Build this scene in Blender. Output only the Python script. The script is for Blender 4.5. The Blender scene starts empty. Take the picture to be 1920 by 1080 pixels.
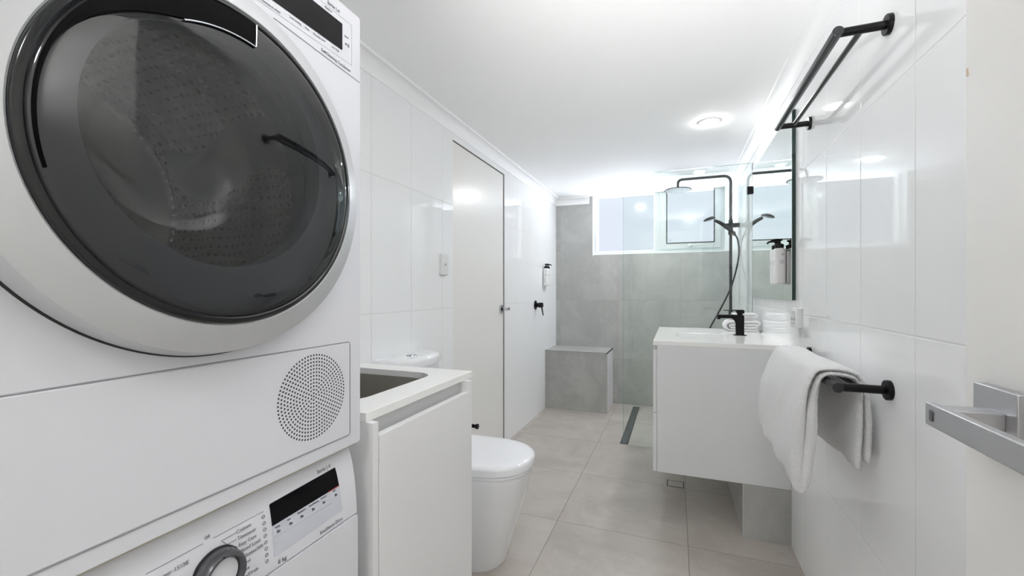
import bpy, bmesh, math, random
from mathutils import Vector, Matrix, noise
random.seed(7)
sc = bpy.context.scene
COL = sc.collection
PI = math.pi

# ---------------------------------------------------------------- camera
CEIL = 2.155
LX, RX, BY, FY = -1.214, 0.4925, 4.525, -0.16
cam_data = bpy.data.cameras.new('camera')
cam = bpy.data.objects.new('camera', cam_data); COL.objects.link(cam)
cam_data.sensor_width = 36.0
cam_data.lens = 805.0/1920.0*36.0
cam_data.shift_y = 5.0/1920.0
cam_data.clip_start = 0.02
cam.location = (0, 0, 1.163)
cam.rotation_euler = (PI/2, 0, math.atan(307.0/805.0))
sc.camera = cam

# ---------------------------------------------------------------- world, exposure
world = bpy.data.worlds.new('overcast_sky'); sc.world = world; world.use_nodes = True
bg = world.node_tree.nodes['Background']
# pale overcast sky above, brightness added below the horizon to light the ceiling
_wt = world.node_tree
_tc = _wt.nodes.new('ShaderNodeTexCoord'); _sp = _wt.nodes.new('ShaderNodeSeparateXYZ'); _wt.links.new(_tc.outputs['Generated'], _sp.inputs[0])
_mr = _wt.nodes.new('ShaderNodeMapRange'); _wt.links.new(_sp.outputs[2], _mr.inputs[0])
SKY_UP, LOWER_FILL = 0.49, 6.2
for _i, _v in zip((1, 2, 3, 4), (-0.12, 0.02, LOWER_FILL, SKY_UP)): _mr.inputs[_i].default_value = _v
_wt.links.new(_mr.outputs[0], bg.inputs['Strength'])
bg.inputs['Color'].default_value = (0.87, 0.92, 1.0, 1)
sc.view_settings.view_transform = 'Standard'
sc.view_settings.look = 'None'
sc.view_settings.gamma = 1.0
sc.view_settings.use_curve_mapping = False
sc.view_settings.exposure = 1.20
sc.cycles.max_bounces = 14; sc.cycles.diffuse_bounces = 12; sc.cycles.glossy_bounces = 8
sc.cycles.transmission_bounces = 8; sc.cycles.transparent_max_bounces = 24
sc.cycles.sample_clamp_indirect = 6.0
sc.cycles.caustics_reflective = False; sc.cycles.caustics_refractive = False
sc.cycles.use_denoising = True

def area_light(name, loc, rot, sx, sy, power, color=(1,1,1), portal=False, disk=False):
    l = bpy.data.lights.new(name, 'AREA'); l.shape = 'DISK' if disk else 'RECTANGLE'
    l.size = sx
    if not disk: l.size_y = sy
    l.energy = power; l.color = color
    if portal: l.cycles.is_portal = True
    o = bpy.data.objects.new(name, l); COL.objects.link(o); o.location = loc; o.rotation_euler = rot
    return o
# daylight entering the window of the room (portal guides the sky light only)
area_light('window_portal', (-0.19, BY+0.16, 1.86), (PI/2, 0, 0), 1.3, 0.66, 1, portal=True)
# fill light added on the unseen hallway ceiling (its own body is built below)
HALL_GLOW = 13.0
LAMP_GLOW = 160.0
# spot light added beside the camera, without a fitting, to brighten the ceiling
fl = bpy.data.lights.new('ceiling_fill_spot', 'SPOT'); fl.energy = 78.0; fl.spot_size = math.radians(72); fl.spot_blend = 1.0; fl.shadow_soft_size = 0.05
fo = bpy.data.objects.new('ceiling_fill_spot', fl); COL.objects.link(fo); fo.location = (0.10, -0.10, 1.45); fo.rotation_euler = (PI-0.95, 0, 0)
LAMPS = [(0.184, 2.766), (-0.385, 3.968)]

# ---------------------------------------------------------------- material helpers
def srgb(r, g, b):
    f = lambda c: (c/255.0)/12.92 if c/255.0 <= 0.04045 else ((c/255.0+0.055)/1.055)**2.4
    return (f(r), f(g), f(b), 1.0)

class NT:
    def __init__(s, name):
        s.m = bpy.data.materials.new(name); s.m.use_nodes = True
        s.t = s.m.node_tree; s.t.nodes.clear()
        s.out = s.t.nodes.new('ShaderNodeOutputMaterial')
    def n(s, typ, **kw):
        nd = s.t.nodes.new(typ)
        for k, v in kw.items():
            if k.startswith('i_'):
                nd.inputs[k[2:].replace('_', ' ')].default_value = v
            else: setattr(nd, k, v)
        return nd
    def l(s, a, b): s.t.links.new(a, b)
    def math(s, op, a, b=None, c=None):
        nd = s.n('ShaderNodeMath', operation=op)
        for i, v in enumerate((a, b, c)):
            if v is None: continue
            if isinstance(v, (int, float)): nd.inputs[i].default_value = v
            else: s.l(v, nd.inputs[i])
        return nd.outputs[0]
    def mixc(s, f, a, b):
        nd = s.n('ShaderNodeMix', data_type='RGBA')
        if isinstance(f, (int, float)): nd.inputs[0].default_value = f
        else: s.l(f, nd.inputs[0])
        for i, v in ((6, a), (7, b)):
            if isinstance(v, tuple): nd.inputs[i].default_value = v
            else: s.l(v, nd.inputs[i])
        return nd.outputs[2]
    def maprange(s, v, a, b, c=0.0, d=1.0, smooth=True):
        nd = s.n('ShaderNodeMapRange'); nd.interpolation_type = 'SMOOTHSTEP' if smooth else 'LINEAR'
        s.l(v, nd.inputs[0])
        for i, x in zip((1, 2, 3, 4), (a, b, c, d)): nd.inputs[i].default_value = x
        return nd.outputs[0]
    def principled(s, **kw):
        p = s.n('ShaderNodeBsdfPrincipled')
        for k, v in kw.items(): p.inputs[k.replace('_', ' ')].default_value = v
        s.l(p.outputs[0], s.out.inputs[0]); return p

def simple(name, col, rough=0.4, metal=0.0, noise_amt=0.0, noise_scale=40.0, bump=0.0, ior=1.5, coat=0.0, spec=0.5):
    """plain coating with a touch of procedural tonal and surface variation"""
    t = NT(name)
    p = t.principled(Roughness=rough, Metallic=metal, IOR=ior)
    p.inputs['Base Color'].default_value = col
    p.inputs['Coat Weight'].default_value = coat
    p.inputs['Specular IOR Level'].default_value = spec
    tc = t.n('ShaderNodeTexCoord')
    nz = t.n('ShaderNodeTexNoise', i_Scale=noise_scale, i_Detail=4.0)
    t.l(tc.outputs['Object'], nz.inputs['Vector'])
    if noise_amt:
        dark = tuple(c*(1-noise_amt) for c in col[:3])+(1,)
        t.l(t.mixc(nz.outputs['Fac'], col, dark), p.inputs['Base Color'])
    if bump:
        b = t.n('ShaderNodeBump', i_Strength=0.4, i_Distance=bump)
        t.l(nz.outputs['Fac'], b.inputs['Height']); t.l(b.outputs[0], p.inputs['Normal'])
    return t.m

def grout(t, coord, size, off, w):
    """distance in metres from the nearest grout line of a grid of the given size"""
    a = t.math('SUBTRACT', coord, off); a = t.math('DIVIDE', a, size)
    fr = t.math('FRACT', a)
    fr = t.math('MINIMUM', fr, t.math('SUBTRACT', 1.0, fr))
    return t.math('MULTIPLY', fr, size), t.math('FLOOR', a)

def tile_material(name, axes, sizes, offs, kind):
    t = NT(name)
    geo = t.n('ShaderNodeNewGeometry'); sp = t.n('ShaderNodeSeparateXYZ'); t.l(geo.outputs['Position'], sp.inputs[0])
    ca, cb = sp.outputs[axes[0]], sp.outputs[axes[1]]
    da, ia = grout(t, ca, sizes[0], offs[0], 0); db, ib = grout(t, cb, sizes[1], offs[1], 0)
    d = t.math('MINIMUM', da, db)
    hw = 0.0012 if kind == 'white' else 0.0012
    mask = t.maprange(d, hw, hw+0.0005)
    edge = t.maprange(d, hw*0.6, hw+(0.0022 if kind == 'white' else 0.001))
    comb = t.n('ShaderNodeCombineXYZ'); t.l(ia, comb.inputs[0]); t.l(ib, comb.inputs[1])
    wn = t.n('ShaderNodeTexWhiteNoise', noise_dimensions='3D'); t.l(comb.outputs[0], wn.inputs[0])
    p = t.principled(IOR=1.5)
    if kind == 'white':
        base = srgb(247, 248, 249); g = srgb(226, 227, 226)
        t.l(t.mixc(mask, g, base), p.inputs['Base Color'])
        t.l(t.maprange(mask, 0, 1, 0.5, 0.035, False), p.inputs['Roughness'])
        nz = t.n('ShaderNodeTexNoise', i_Scale=2.6, i_Detail=1.0); t.l(geo.outputs['Position'], nz.inputs['Vector'])
        b1 = t.n('ShaderNodeBump', i_Strength=0.30, i_Distance=0.0005); t.l(nz.outputs['Fac'], b1.inputs['Height'])
        b2 = t.n('ShaderNodeBump', i_Strength=0.6, i_Distance=0.0012); t.l(edge, b2.inputs['Height']); t.l(b1.outputs[0], b2.inputs['Normal'])
        t.l(b2.outputs[0], p.inputs['Normal'])
    else:
        if kind == 'floor': c1, c2, c3, g, r0 = (189,182,175), (174,167,160), (201,195,189), (128,125,121), 0.30
        else: c1, c2, c3, g, r0 = (183,183,180), (168,168,165), (194,194,191), (160,160,157), 0.28
        add = t.n('ShaderNodeVectorMath', operation='ADD')
        sc_ = t.n('ShaderNodeVectorMath', operation='SCALE'); sc_.inputs['Scale'].default_value = 9.0
        t.l(wn.outputs['Color'], sc_.inputs[0]); t.l(geo.outputs['Position'], add.inputs[0]); t.l(sc_.outputs[0], add.inputs[1])
        n1 = t.n('ShaderNodeTexNoise', i_Scale=2.4, i_Detail=6.0, i_Roughness=0.62, i_Distortion=0.9); t.l(add.outputs[0], n1.inputs['Vector'])
        n2 = t.n('ShaderNodeTexNoise', i_Scale=11.0, i_Detail=5.0, i_Roughness=0.7, i_Distortion=1.6); t.l(add.outputs[0], n2.inputs['Vector'])
        mp = t.n('ShaderNodeMapping'); mp.inputs['Scale'].default_value = (2.0, 30.0, 30.0) if kind == 'floor' else (8, 8, 14)
        t.l(add.outputs[0], mp.inputs['Vector'])
        n3 = t.n('ShaderNodeTexNoise', i_Scale=1.3, i_Detail=6.0, i_Roughness=0.6); t.l(mp.outputs[0], n3.inputs['Vector'])
        c = t.mixc(t.maprange(n1.outputs['Fac'], 0.35, 0.65), srgb(*c2), srgb(*c1))
        c = t.mixc(t.math('MULTIPLY', t.maprange(n2.outputs['Fac'], 0.5, 0.75), 0.5), c, srgb(*c3))
        c = t.mixc(t.math('MULTIPLY', t.maprange(n3.outputs['Fac'], 0.5, 0.72), 0.35), c, srgb(*c2))
        t.l(t.mixc(mask, srgb(*g), c), p.inputs['Base Color'])
        t.l(t.math('ADD', t.math('MULTIPLY', n2.outputs['Fac'], 0.12), r0), p.inputs['Roughness'])
        b = t.n('ShaderNodeBump', i_Strength=0.5, i_Distance=0.001); t.l(edge, b.inputs['Height'])
        b2 = t.n('ShaderNodeBump', i_Strength=0.08, i_Distance=0.001); t.l(n2.outputs['Fac'], b2.inputs['Height']); t.l(b.outputs[0], b2.inputs['Normal'])
        t.l(b2.outputs[0], p.inputs['Normal'])
    return t.m

def clear_glass(name, tint, refl=1.0, ior=1.5, rough=0.0, body=None):
    """thin glass: fresnel mirror over tinted see-through"""
    t = NT(name)
    tr = t.n('ShaderNodeBsdfTransparent'); tr.inputs[0].default_value = tint
    gl = t.n('ShaderNodeBsdfGlossy'); gl.inputs['Roughness'].default_value = rough
    geo = t.n('ShaderNodeNewGeometry')
    ir = t.math('ADD', t.math('MULTIPLY', geo.outputs['Backfacing'], 1.0/ior-ior), ior)
    fr = t.n('ShaderNodeFresnel'); t.l(ir, fr.inputs['IOR'])
    mx = t.n('ShaderNodeMixShader'); t.l(t.math('MULTIPLY', fr.outputs[0], refl), mx.inputs[0])
    t.l(gl.outputs[0], mx.inputs[2])
    if body:
        df = t.n('ShaderNodeBsdfDiffuse'); df.inputs[0].default_value = body[0]
        m2 = t.n('ShaderNodeMixShader'); m2.inputs[0].default_value = body[1]
        t.l(tr.outputs[0], m2.inputs[1]); t.l(df.outputs[0], m2.inputs[2]); t.l(m2.outputs[0], mx.inputs[1])
    else: t.l(tr.outputs[0], mx.inputs[1])
    t.l(mx.outputs[0], t.out.inputs[0])
    return t.m

def emitter(name, col, strength):
    t = NT(name); e = t.n('ShaderNodeEmission'); e.inputs[0].default_value = col; e.inputs[1].default_value = strength
    t.l(e.outputs[0], t.out.inputs[0]); return t.m

def towel_material(name):
    t = NT(name)
    p = t.principled(Roughness=0.95)
    p.inputs['Sheen Weight'].default_value = 0.35; p.inputs['Sheen Roughness'].default_value = 0.6
    tc = t.n('ShaderNodeTexCoord')
    n1 = t.n('ShaderNodeTexNoise', i_Scale=420.0, i_Detail=3.0, i_Roughness=0.7); t.l(tc.outputs['Object'], n1.inputs['Vector'])
    mp = t.n('ShaderNodeMapping'); mp.inputs['Scale'].default_value = (1, 0.45, 1.6); t.l(tc.outputs['Object'], mp.inputs['Vector'])
    n2 = t.n('ShaderNodeTexVoronoi', i_Scale=330.0); t.l(mp.outputs[0], n2.inputs['Vector'])
    h = t.math('ADD', n1.outputs['Fac'], t.math('MULTIPLY', n2.outputs['Distance'], 0.7))
    b = t.n('ShaderNodeBump', i_Strength=1.0, i_Distance=0.0032); t.l(h, b.inputs['Height']); t.l(b.outputs[0], p.inputs['Normal'])
    t.l(t.mixc(n1.outputs['Fac'], srgb(246, 246, 247), srgb(253, 253, 254)), p.inputs['Base Color'])
    return t.m

M = {}
M['tile_left'] = tile_material('white_gloss_tile_side', ('Y', 'Z'), (0.2985, 0.600), (0.0055, 0.462), 'white')
M['tile_grey'] = tile_material('grey_stone_tile_wall', ('X', 'Z'), (0.604, 0.604), (0.042, 0.462), 'grey')
M['tile_bench'] = tile_material('grey_stone_tile_bench', ('Y', 'Z'), (5.0, 5.0), (1.9, 1.9), 'grey')
M['tile_floor'] = tile_material('warm_grey_floor_tile', ('X', 'Y'), (0.6115, 0.603), (0.0525, 2.7145), 'floor')
M['ceiling'] = simple('white_ceiling_paint', srgb(250, 250, 250), 0.85, bump=0.0003, noise_scale=90)
M['cornice'] = simple('white_cornice_paint', srgb(249, 249, 249), 0.6, bump=0.0002)
M['wall_paint'] = simple('white_wall_paint', srgb(248, 248, 246), 0.7, bump=0.0003, noise_scale=60)
M['door_paint'] = simple('door_semi_gloss_paint', srgb(243, 242, 239), 0.27, bump=0.0001, noise_scale=14)
M['door_paint2'] = simple('door_satin_paint', srgb(244, 243, 241), 0.34, bump=0.0001, noise_scale=14)
M['shadow_gap'] = simple('dark_shadow_gap', srgb(168, 167, 160), 0.8)
M['appliance'] = simple('white_appliance_enamel', srgb(224, 225, 231), 0.20, bump=0.0001, noise_scale=6)
M['appliance_side'] = simple('white_appliance_side_enamel', srgb(226, 227, 230), 0.3)
M['ring'] = simple('silver_white_door_ring', srgb(206, 208, 211), 0.28, metal=0.35)
M['bezel'] = simple('black_gloss_bezel', srgb(28, 30, 33), 0.12)
M['black_gloss'] = simple('black_gloss_display', srgb(9, 10, 13), 0.10, spec=0.16)
M['grip_black'] = simple('matte_black_grip_recess', srgb(8, 8, 9), 0.7, spec=0.08)
M['black_soft'] = simple('black_plastic', srgb(16, 16, 18), 0.45)
M['display_lower'] = simple('silver_display_lower', srgb(206, 209, 219), 0.14)
M['print'] = simple('grey_printed_marking', srgb(120, 122, 128), 0.6)
M['print_light'] = simple('light_grey_printed_marking', srgb(176, 178, 184), 0.6)
M['print_dark'] = simple('dark_printed_marking', srgb(70, 72, 80), 0.6)
M['red'] = simple('red_line_print', srgb(170, 20, 30), 0.4)
M['seam'] = simple('grey_seam_line', srgb(150, 151, 156), 0.6)
M['seam_dark'] = simple('dark_seam', srgb(62, 62, 64), 0.7)
M['vent_hole'] = simple('dark_vent_hole', srgb(72, 70, 74), 0.8)
M['knob_ring'] = simple('grey_knob_ring', srgb(104, 105, 110), 0.3, metal=0.6)
M['stacking'] = simple('beige_stacking_kit', srgb(190, 187, 172), 0.5)
def drum_material():
    t = NT('perforated_steel_drum'); p = t.principled(Roughness=0.22, Metallic=0.9)
    tc = t.n('ShaderNodeTexCoord'); sp = t.n('ShaderNodeSeparateXYZ'); t.l(tc.outputs['Object'], sp.inputs[0])
    zz = t.math('SUBTRACT', sp.outputs[2], 1.331-0.8575)
    ang = t.math('MULTIPLY', t.math('ARCTAN2', zz, sp.outputs[1]), 0.26)
    fx = t.math('SUBTRACT', t.math('FRACT', t.math('DIVIDE', sp.outputs[0], 0.020)), 0.5); fa = t.math('SUBTRACT', t.math('FRACT', t.math('DIVIDE', ang, 0.020)), 0.5)
    d = t.math('SQRT', t.math('ADD', t.math('MULTIPLY', fx, fx), t.math('MULTIPLY', fa, fa)))
    m = t.maprange(d, 0.14, 0.20)
    t.l(t.mixc(m, srgb(30, 29, 28), srgb(206, 198, 190)), p.inputs['Base Color'])
    b = t.n('ShaderNodeBump', i_Strength=0.6, i_Distance=0.002); t.l(t.maprange(d, 0.10, 0.42), b.inputs['Height']); t.l(b.outputs[0], p.inputs['Normal'])
    return t.m
M['drum'] = drum_material()
M['drum_back'] = simple('steel_drum_back', srgb(190, 184, 178), 0.28, metal=0.6)
M['inner_frame'] = simple('dark_grey_inner_frame', srgb(44, 46, 50), 0.35)
M['gasket'] = simple('black_rubber_gasket', srgb(34, 36, 38), 0.6)
M['door_glass'] = clear_glass('tinted_dryer_glass', (0.76, 0.76, 0.78, 1), refl=1.15, ior=1.55, body=((0.04, 0.044, 0.05, 1), 0.10))
M['bowl_glass'] = clear_glass('clear_bowl_glass', (0.86, 0.9, 0.9, 1), refl=1.5, ior=1.5)
M['screen_glass'] = clear_glass('shower_screen_glass', (0.955, 0.985, 0.97, 1), refl=0.9)
M['glass_edge'] = simple('green_glass_edge', srgb(150, 180, 170), 0.15)
M['window_glass'] = clear_glass('frosted_window_pane', (0.90, 0.91, 0.93, 1), refl=0.35, rough=0.15)
M['mirror'] = simple('mirror_silver', (0.90, 0.94, 0.915, 1), 0.0, metal=1.0)
M['mirror_edge'] = simple('dark_green_mirror_edge', srgb(14, 46, 40), 0.12)
M['cabinet'] = simple('white_satin_cabinet', srgb(236, 236, 237), 0.32, bump=0.0001, noise_scale=8)
M['vanity_white'] = simple('white_satin_vanity', srgb(222, 223, 224), 0.36)
M['cabinet_core'] = simple('grey_white_cabinet_interior', srgb(206, 207, 207), 0.4)
M['quartz'] = simple('off_white_quartz_top', srgb(246, 246, 244), 0.14, noise_amt=0.05, noise_scale=9)
M['ceramic'] = simple('white_ceramic', srgb(240, 241, 243), 0.06, coat=0.3)
M['ceramic_soft'] = simple('white_toilet_seat_plastic', srgb(240, 241, 244), 0.12)
M['steel'] = simple('brushed_stainless', srgb(178, 175, 167), 0.42, metal=1.0, bump=0.0002, noise_scale=160)
M['chrome'] = simple('polished_chrome', srgb(205, 207, 212), 0.08, metal=1.0)
M['satin_nickel'] = simple('satin_chrome_handle', srgb(196, 196, 199), 0.36, metal=1.0)
M['black'] = simple('matte_black_metal', srgb(8, 8, 9), 0.34, spec=0.25)
M['black_bar'] = simple('black_metal_bar', srgb(18, 20, 23), 0.22, spec=0.8)
M['black_shower'] = simple('black_shower_finish', srgb(22, 26, 30), 0.30, spec=0.5)
M['spray'] = simple('pale_silicone_spray_face', srgb(176, 180, 182), 0.5)
M['spray_dark'] = simple('dark_grey_spray_face', srgb(84, 88, 92), 0.5)
M['drain'] = simple('dark_steel_drain', srgb(92, 98, 102), 0.35, metal=0.5)
M['drain_slot'] = simple('black_drain_slot', srgb(30, 31, 33), 0.5)
M['alu'] = simple('white_aluminium_frame', srgb(204, 209, 209), 0.35)
M['alu_white'] = simple('bright_white_reveal', srgb(244, 245, 246), 0.4)
M['plastic_white'] = simple('white_switch_plastic', srgb(232, 233, 233), 0.25)
M['bottle'] = simple('white_bottle_plastic', srgb(238, 238, 238), 0.35)
M['towel'] = towel_material('white_terry_towel')
M['lamp'] = emitter('warm_white_lamp', (1.0, 0.995, 0.985, 1), LAMP_GLOW)
M['trim_metal'] = simple('brushed_tile_trim', srgb(120, 120, 118), 0.35, metal=0.7)
M['smudge'] = simple('brown_scuff', srgb(226, 208, 190), 0.8)

# ---------------------------------------------------------------- mesh helpers
def box(bm, x0, x1, y0, y1, z0, z1):
    if x0 > x1: x0, x1 = x1, x0
    if y0 > y1: y0, y1 = y1, y0
    if z0 > z1: z0, z1 = z1, z0
    v = [bm.verts.new(p) for p in ((x0,y0,z0),(x1,y0,z0),(x1,y1,z0),(x0,y1,z0),(x0,y0,z1),(x1,y0,z1),(x1,y1,z1),(x0,y1,z1))]
    for f in ((0,3,2,1),(4,5,6,7),(0,1,5,4),(1,2,6,5),(2,3,7,6),(3,0,4,7)): bm.faces.new([v[i] for i in f])
    return v

def basis(d):
    d = Vector(d).normalized()
    u = d.orthogonal().normalized()
    for c in (Vector((0,0,1)), Vector((0,1,0)), Vector((1,0,0))):
        if abs(d.dot(c)) < 0.9: u = (c - d*d.dot(c)).normalized(); break
    return u, d.cross(u).normalized()

def rings(bm, loops, cap0=True, cap1=True, closed=True):
    vs = [[bm.verts.new(p) for p in L] for L in loops]
    n = len(vs[0])
    for a, b in zip(vs, vs[1:]):
        for i in range(n if closed else n-1):
            j = (i+1) % n
            bm.faces.new((a[i], a[j], b[j], b[i]))
    if cap0: bm.faces.new(list(reversed(vs[0])))
    if cap1: bm.faces.new(vs[-1])
    return vs

def tube(bm, pts, r, n=20, caps=True):
    pts = [Vector(p) for p in pts]; m = len(pts)
    rr = r if isinstance(r, (list, tuple)) else [r]*m
    tang = []
    for i in range(m):
        a = pts[max(i-1, 0)]; b = pts[min(i+1, m-1)]
        tang.append((b-a).normalized())
    u, w = basis(tang[0]); loops = []
    for i in range(m):
        if i:
            q = tang[i-1].rotation_difference(tang[i]); u = q @ u
            u = (u - tang[i]*u.dot(tang[i])).normalized()
        w = tang[i].cross(u)
        loops.append([pts[i] + (u*math.cos(2*PI*k/n) + w*math.sin(2*PI*k/n))*rr[i] for k in range(n)])
    rings(bm, loops, caps, caps)

def fillet(pts, rad, seg=8):
    pts = [Vector(p) for p in pts]; out = [pts[0]]
    for a, b, c in zip(pts, pts[1:], pts[2:]):
        d1 = (a-b).normalized(); d2 = (c-b).normalized()
        ang = d1.angle(d2); t = min(rad/math.tan(ang/2), (a-b).length*0.49, (c-b).length*0.49)
        p0 = b+d1*t; p1 = b+d2*t
        for k in range(seg+1):
            s = k/seg; out.append(p0*(1-s)**2 + b*2*s*(1-s) + p1*s**2)
    out.append(pts[-1]); return out

def bez(pts, seg=14):
    """Catmull-Rom through the points"""
    P = [Vector(p) for p in pts]; P = [P[0]*2-P[1]] + P + [P[-1]*2-P[-2]]; out = []
    for i in range(1, len(P)-2):
        a, b, c, d = P[i-1:i+3]
        for k in range(seg):
            s = k/seg
            out.append(0.5*((2*b)+(c-a)*s+(2*a-5*b+4*c-d)*s*s+(3*b-a-3*c+d)*s**3))
    out.append(P[-2]); return out

def lathe(bm, prof, c, axis, n=64, cap0=False, cap1=False):
    """prof: (radius, distance along axis)"""
    ax = Vector(axis).normalized(); u, w = basis(ax); c = Vector(c); loops = []
    for r, h in prof:
        loops.append([c + ax*h + (u*math.cos(2*PI*k/n)+w*math.sin(2*PI*k/n))*max(r, 1e-5) for k in range(n)])
    rings(bm, loops, cap0, cap1)

def cyl(bm, a, b, r, n=28): tube(bm, [a, b], r, n)

def rrect(x0, x1, y0, y1, r, seg=6):
    pts = []
    for cx, cy, a0 in ((x1-r, y1-r, 0), (x0+r, y1-r, 90), (x0+r, y0+r, 180), (x1-r, y0+r, 270)):
        for k in range(seg+1):
            a = math.radians(a0+90*k/seg); pts.append((cx+r*math.cos(a), cy+r*math.sin(a)))
    return pts

def prism(bm, poly, z0, z1, fn=lambda a, b, h: (a, b, h)):
    rings(bm, [[Vector(fn(a, b, z0)) for a, b in poly], [Vector(fn(a, b, z1)) for a, b in poly]])

def plate_with_hole(bm, outer, inner, z0, z1):
    for z in (z0, z1):
        vo = [bm.verts.new((a, b, z)) for a, b in outer]; vi = [bm.verts.new((a, b, z)) for a, b in inner]
        es = [bm.edges.new((vo[i], vo[(i+1) % len(vo)])) for i in range(len(vo))] + [bm.edges.new((vi[i], vi[(i+1) % len(vi)])) for i in range(len(vi))]
        bmesh.ops.triangle_fill(bm, use_beauty=True, use_dissolve=False, edges=es)
        if z == z0: o0, i0 = vo, vi
    for a, b in ((o0, vo), (i0, vi)):
        for i in range(len(a)):
            j = (i+1) % len(a); bm.faces.new((a[i], a[j], b[j], b[i]))

def mk(name, bm, mat, parent=None, bevel=0.0, smooth=True, seg=3, angle=35, sub=0):
    if isinstance(bm, type(lambda: 0)): raise TypeError
    bmesh.ops.recalc_face_normals(bm, faces=bm.faces)
    if parent is not None:
        off = Vector((0, 0, 0)); q = parent
        while q is not None: off += q.location; q = q.parent
        bmesh.ops.translate(bm, verts=bm.verts, vec=-off)
    me = bpy.data.meshes.new(name); bm.to_mesh(me); bm.free()
    for mm in (mat if isinstance(mat, (list, tuple)) else [mat]): me.materials.append(mm)
    o = bpy.data.objects.new(name, me); COL.objects.link(o)
    if parent is not None: o.parent = parent
    if bevel:
        b = o.modifiers.new('bevel', 'BEVEL'); b.width = bevel; b.segments = seg; b.limit_method = 'ANGLE'; b.angle_limit = math.radians(30)
    if sub:
        s = o.modifiers.new('sub', 'SUBSURF'); s.levels = sub; s.render_levels = sub
    if smooth:
        for p in me.polygons: p.use_smooth = True
        try: me.set_sharp_from_angle(angle=math.radians(angle))
        except Exception: pass
    return o

def thing(name, label, cat, loc=(0,0,0), group=None):
    o = bpy.data.objects.new(name, None); COL.objects.link(o); o.location = loc
    o.empty_display_size = 0.05
    return tag(o, label, cat, group)

def tag(o, label, cat, group=None, kind=None):
    o['label'] = label; o['category'] = cat
    if group: o['group'] = group
    if kind: o['kind'] = kind
    return o

def struct(name, bm, mat, **kw):
    o = mk(name, bm, mat, **kw); o['kind'] = 'structure'; return o

def part_box(name, mat, parent, dims, bevel=0.0, **kw):
    bm = bmesh.new(); box(bm, *dims); return mk(name, bm, mat, parent, bevel, **kw)

def copy_tree(o, parent=None):
    c = o.copy(); COL.objects.link(c); c.parent = parent
    for ch in list(o.children): copy_tree(ch, c)
    return c

def text_part(name, body, size, mat, parent, fn, thick=0.0004, align='LEFT', spacing=1.0):
    """lettering converted to a mesh; fn maps (u, v, w) of the text plane to the room"""
    cu = bpy.data.curves.new(name, 'FONT'); cu.body = body; cu.size = size; cu.extrude = thick/2; cu.align_x = align
    cu.space_character = spacing; cu.resolution_u = 3
    tmp = bpy.data.objects.new(name+'_tmp', cu)
    me = bpy.data.meshes.new_from_object(tmp)
    bpy.data.objects.remove(tmp)
    bm = bmesh.new(); bm.from_mesh(me)
    for v in bm.verts: v.co = Vector(fn(v.co.x, v.co.y, v.co.z))
    return mk(name, bm, mat, parent, smooth=False)

# ---------------------------------------------------------------- room shell
def wall_box(name, dims, mat): 
    bm = bmesh.new(); box(bm, *dims); return struct(name, bm, mat, smooth=False)
wall_box('floor', (-1.6, 1.3, -1.9, 4.8, -0.1, 0.0), M['tile_floor'])
wall_box('ceiling', (-1.4, 0.65, FY-0.1, 4.66, CEIL, CEIL+0.12), M['ceiling'])
# left wall with an opening for the flush door
DY0, DY1, DZ = 2.215, 3.022, 2.045
bm = bmesh.new()
box(bm, LX-0.12, LX, FY, DY0, 0, CEIL); box(bm, LX-0.12, LX, DY1, BY, 0, CEIL); box(bm, LX-0.12, LX, DY0, DY1, DZ, CEIL)
struct('wall_left', bm, M['tile_left'], smooth=False)
wall_box('wall_right', (RX, RX+0.12, FY, BY, 0, CEIL), M['tile_left'])
# back wall, with the window opening running up to the ceiling
WX0, WX1, WZ = -0.818, 0.444, 1.538
bm = bmesh.new()
box(bm, LX, WX0, BY, BY+0.14, 0, CEIL); box(bm, WX0, WX1, BY, BY+0.14, 0, WZ); box(bm, WX1, RX, BY, BY+0.14, 0, WZ)
struct('wall_back', bm, M['tile_grey'], smooth=False)
bm = bmesh.new(); box(bm, WX1, RX, BY, BY+0.14, WZ, CEIL)
struct('trim_1', bm, M['alu_white'], smooth=False)
# front wall with the doorway the camera looks through, and the hallway behind it
DX0, DX1 = -0.52, 0.352
bm = bmesh.new()
box(bm, -1.4, DX0, FY-0.1, FY, 0, CEIL); box(bm, DX1, 0.65, FY-0.1, FY, 0, CEIL); box(bm, DX0, DX1, FY-0.1, FY, 2.06, CEIL)
struct('wall_front', bm, M['wall_paint'], smooth=False)
bm = bmesh.new()
box(bm, -1.5, -1.4, -1.7, FY-0.1, 0, 2.4); box(bm, 1.1, 1.2, -1.7, FY-0.1, 0, 2.4); box(bm, -1.5, 1.2, -1.8, -1.7, 0, 2.4)
box(bm, -1.5, 1.2, -1.8, FY-0.1, 2.4, 2.5); box(bm, 0.65, 1.2, FY-0.2, FY-0.1, 0, 2.4); box(bm, -1.5, 0.65, FY-0.12, FY-0.1, CEIL, 2.4)
struct('wall_hallway', bm, M['wall_paint'], smooth=False)

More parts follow.
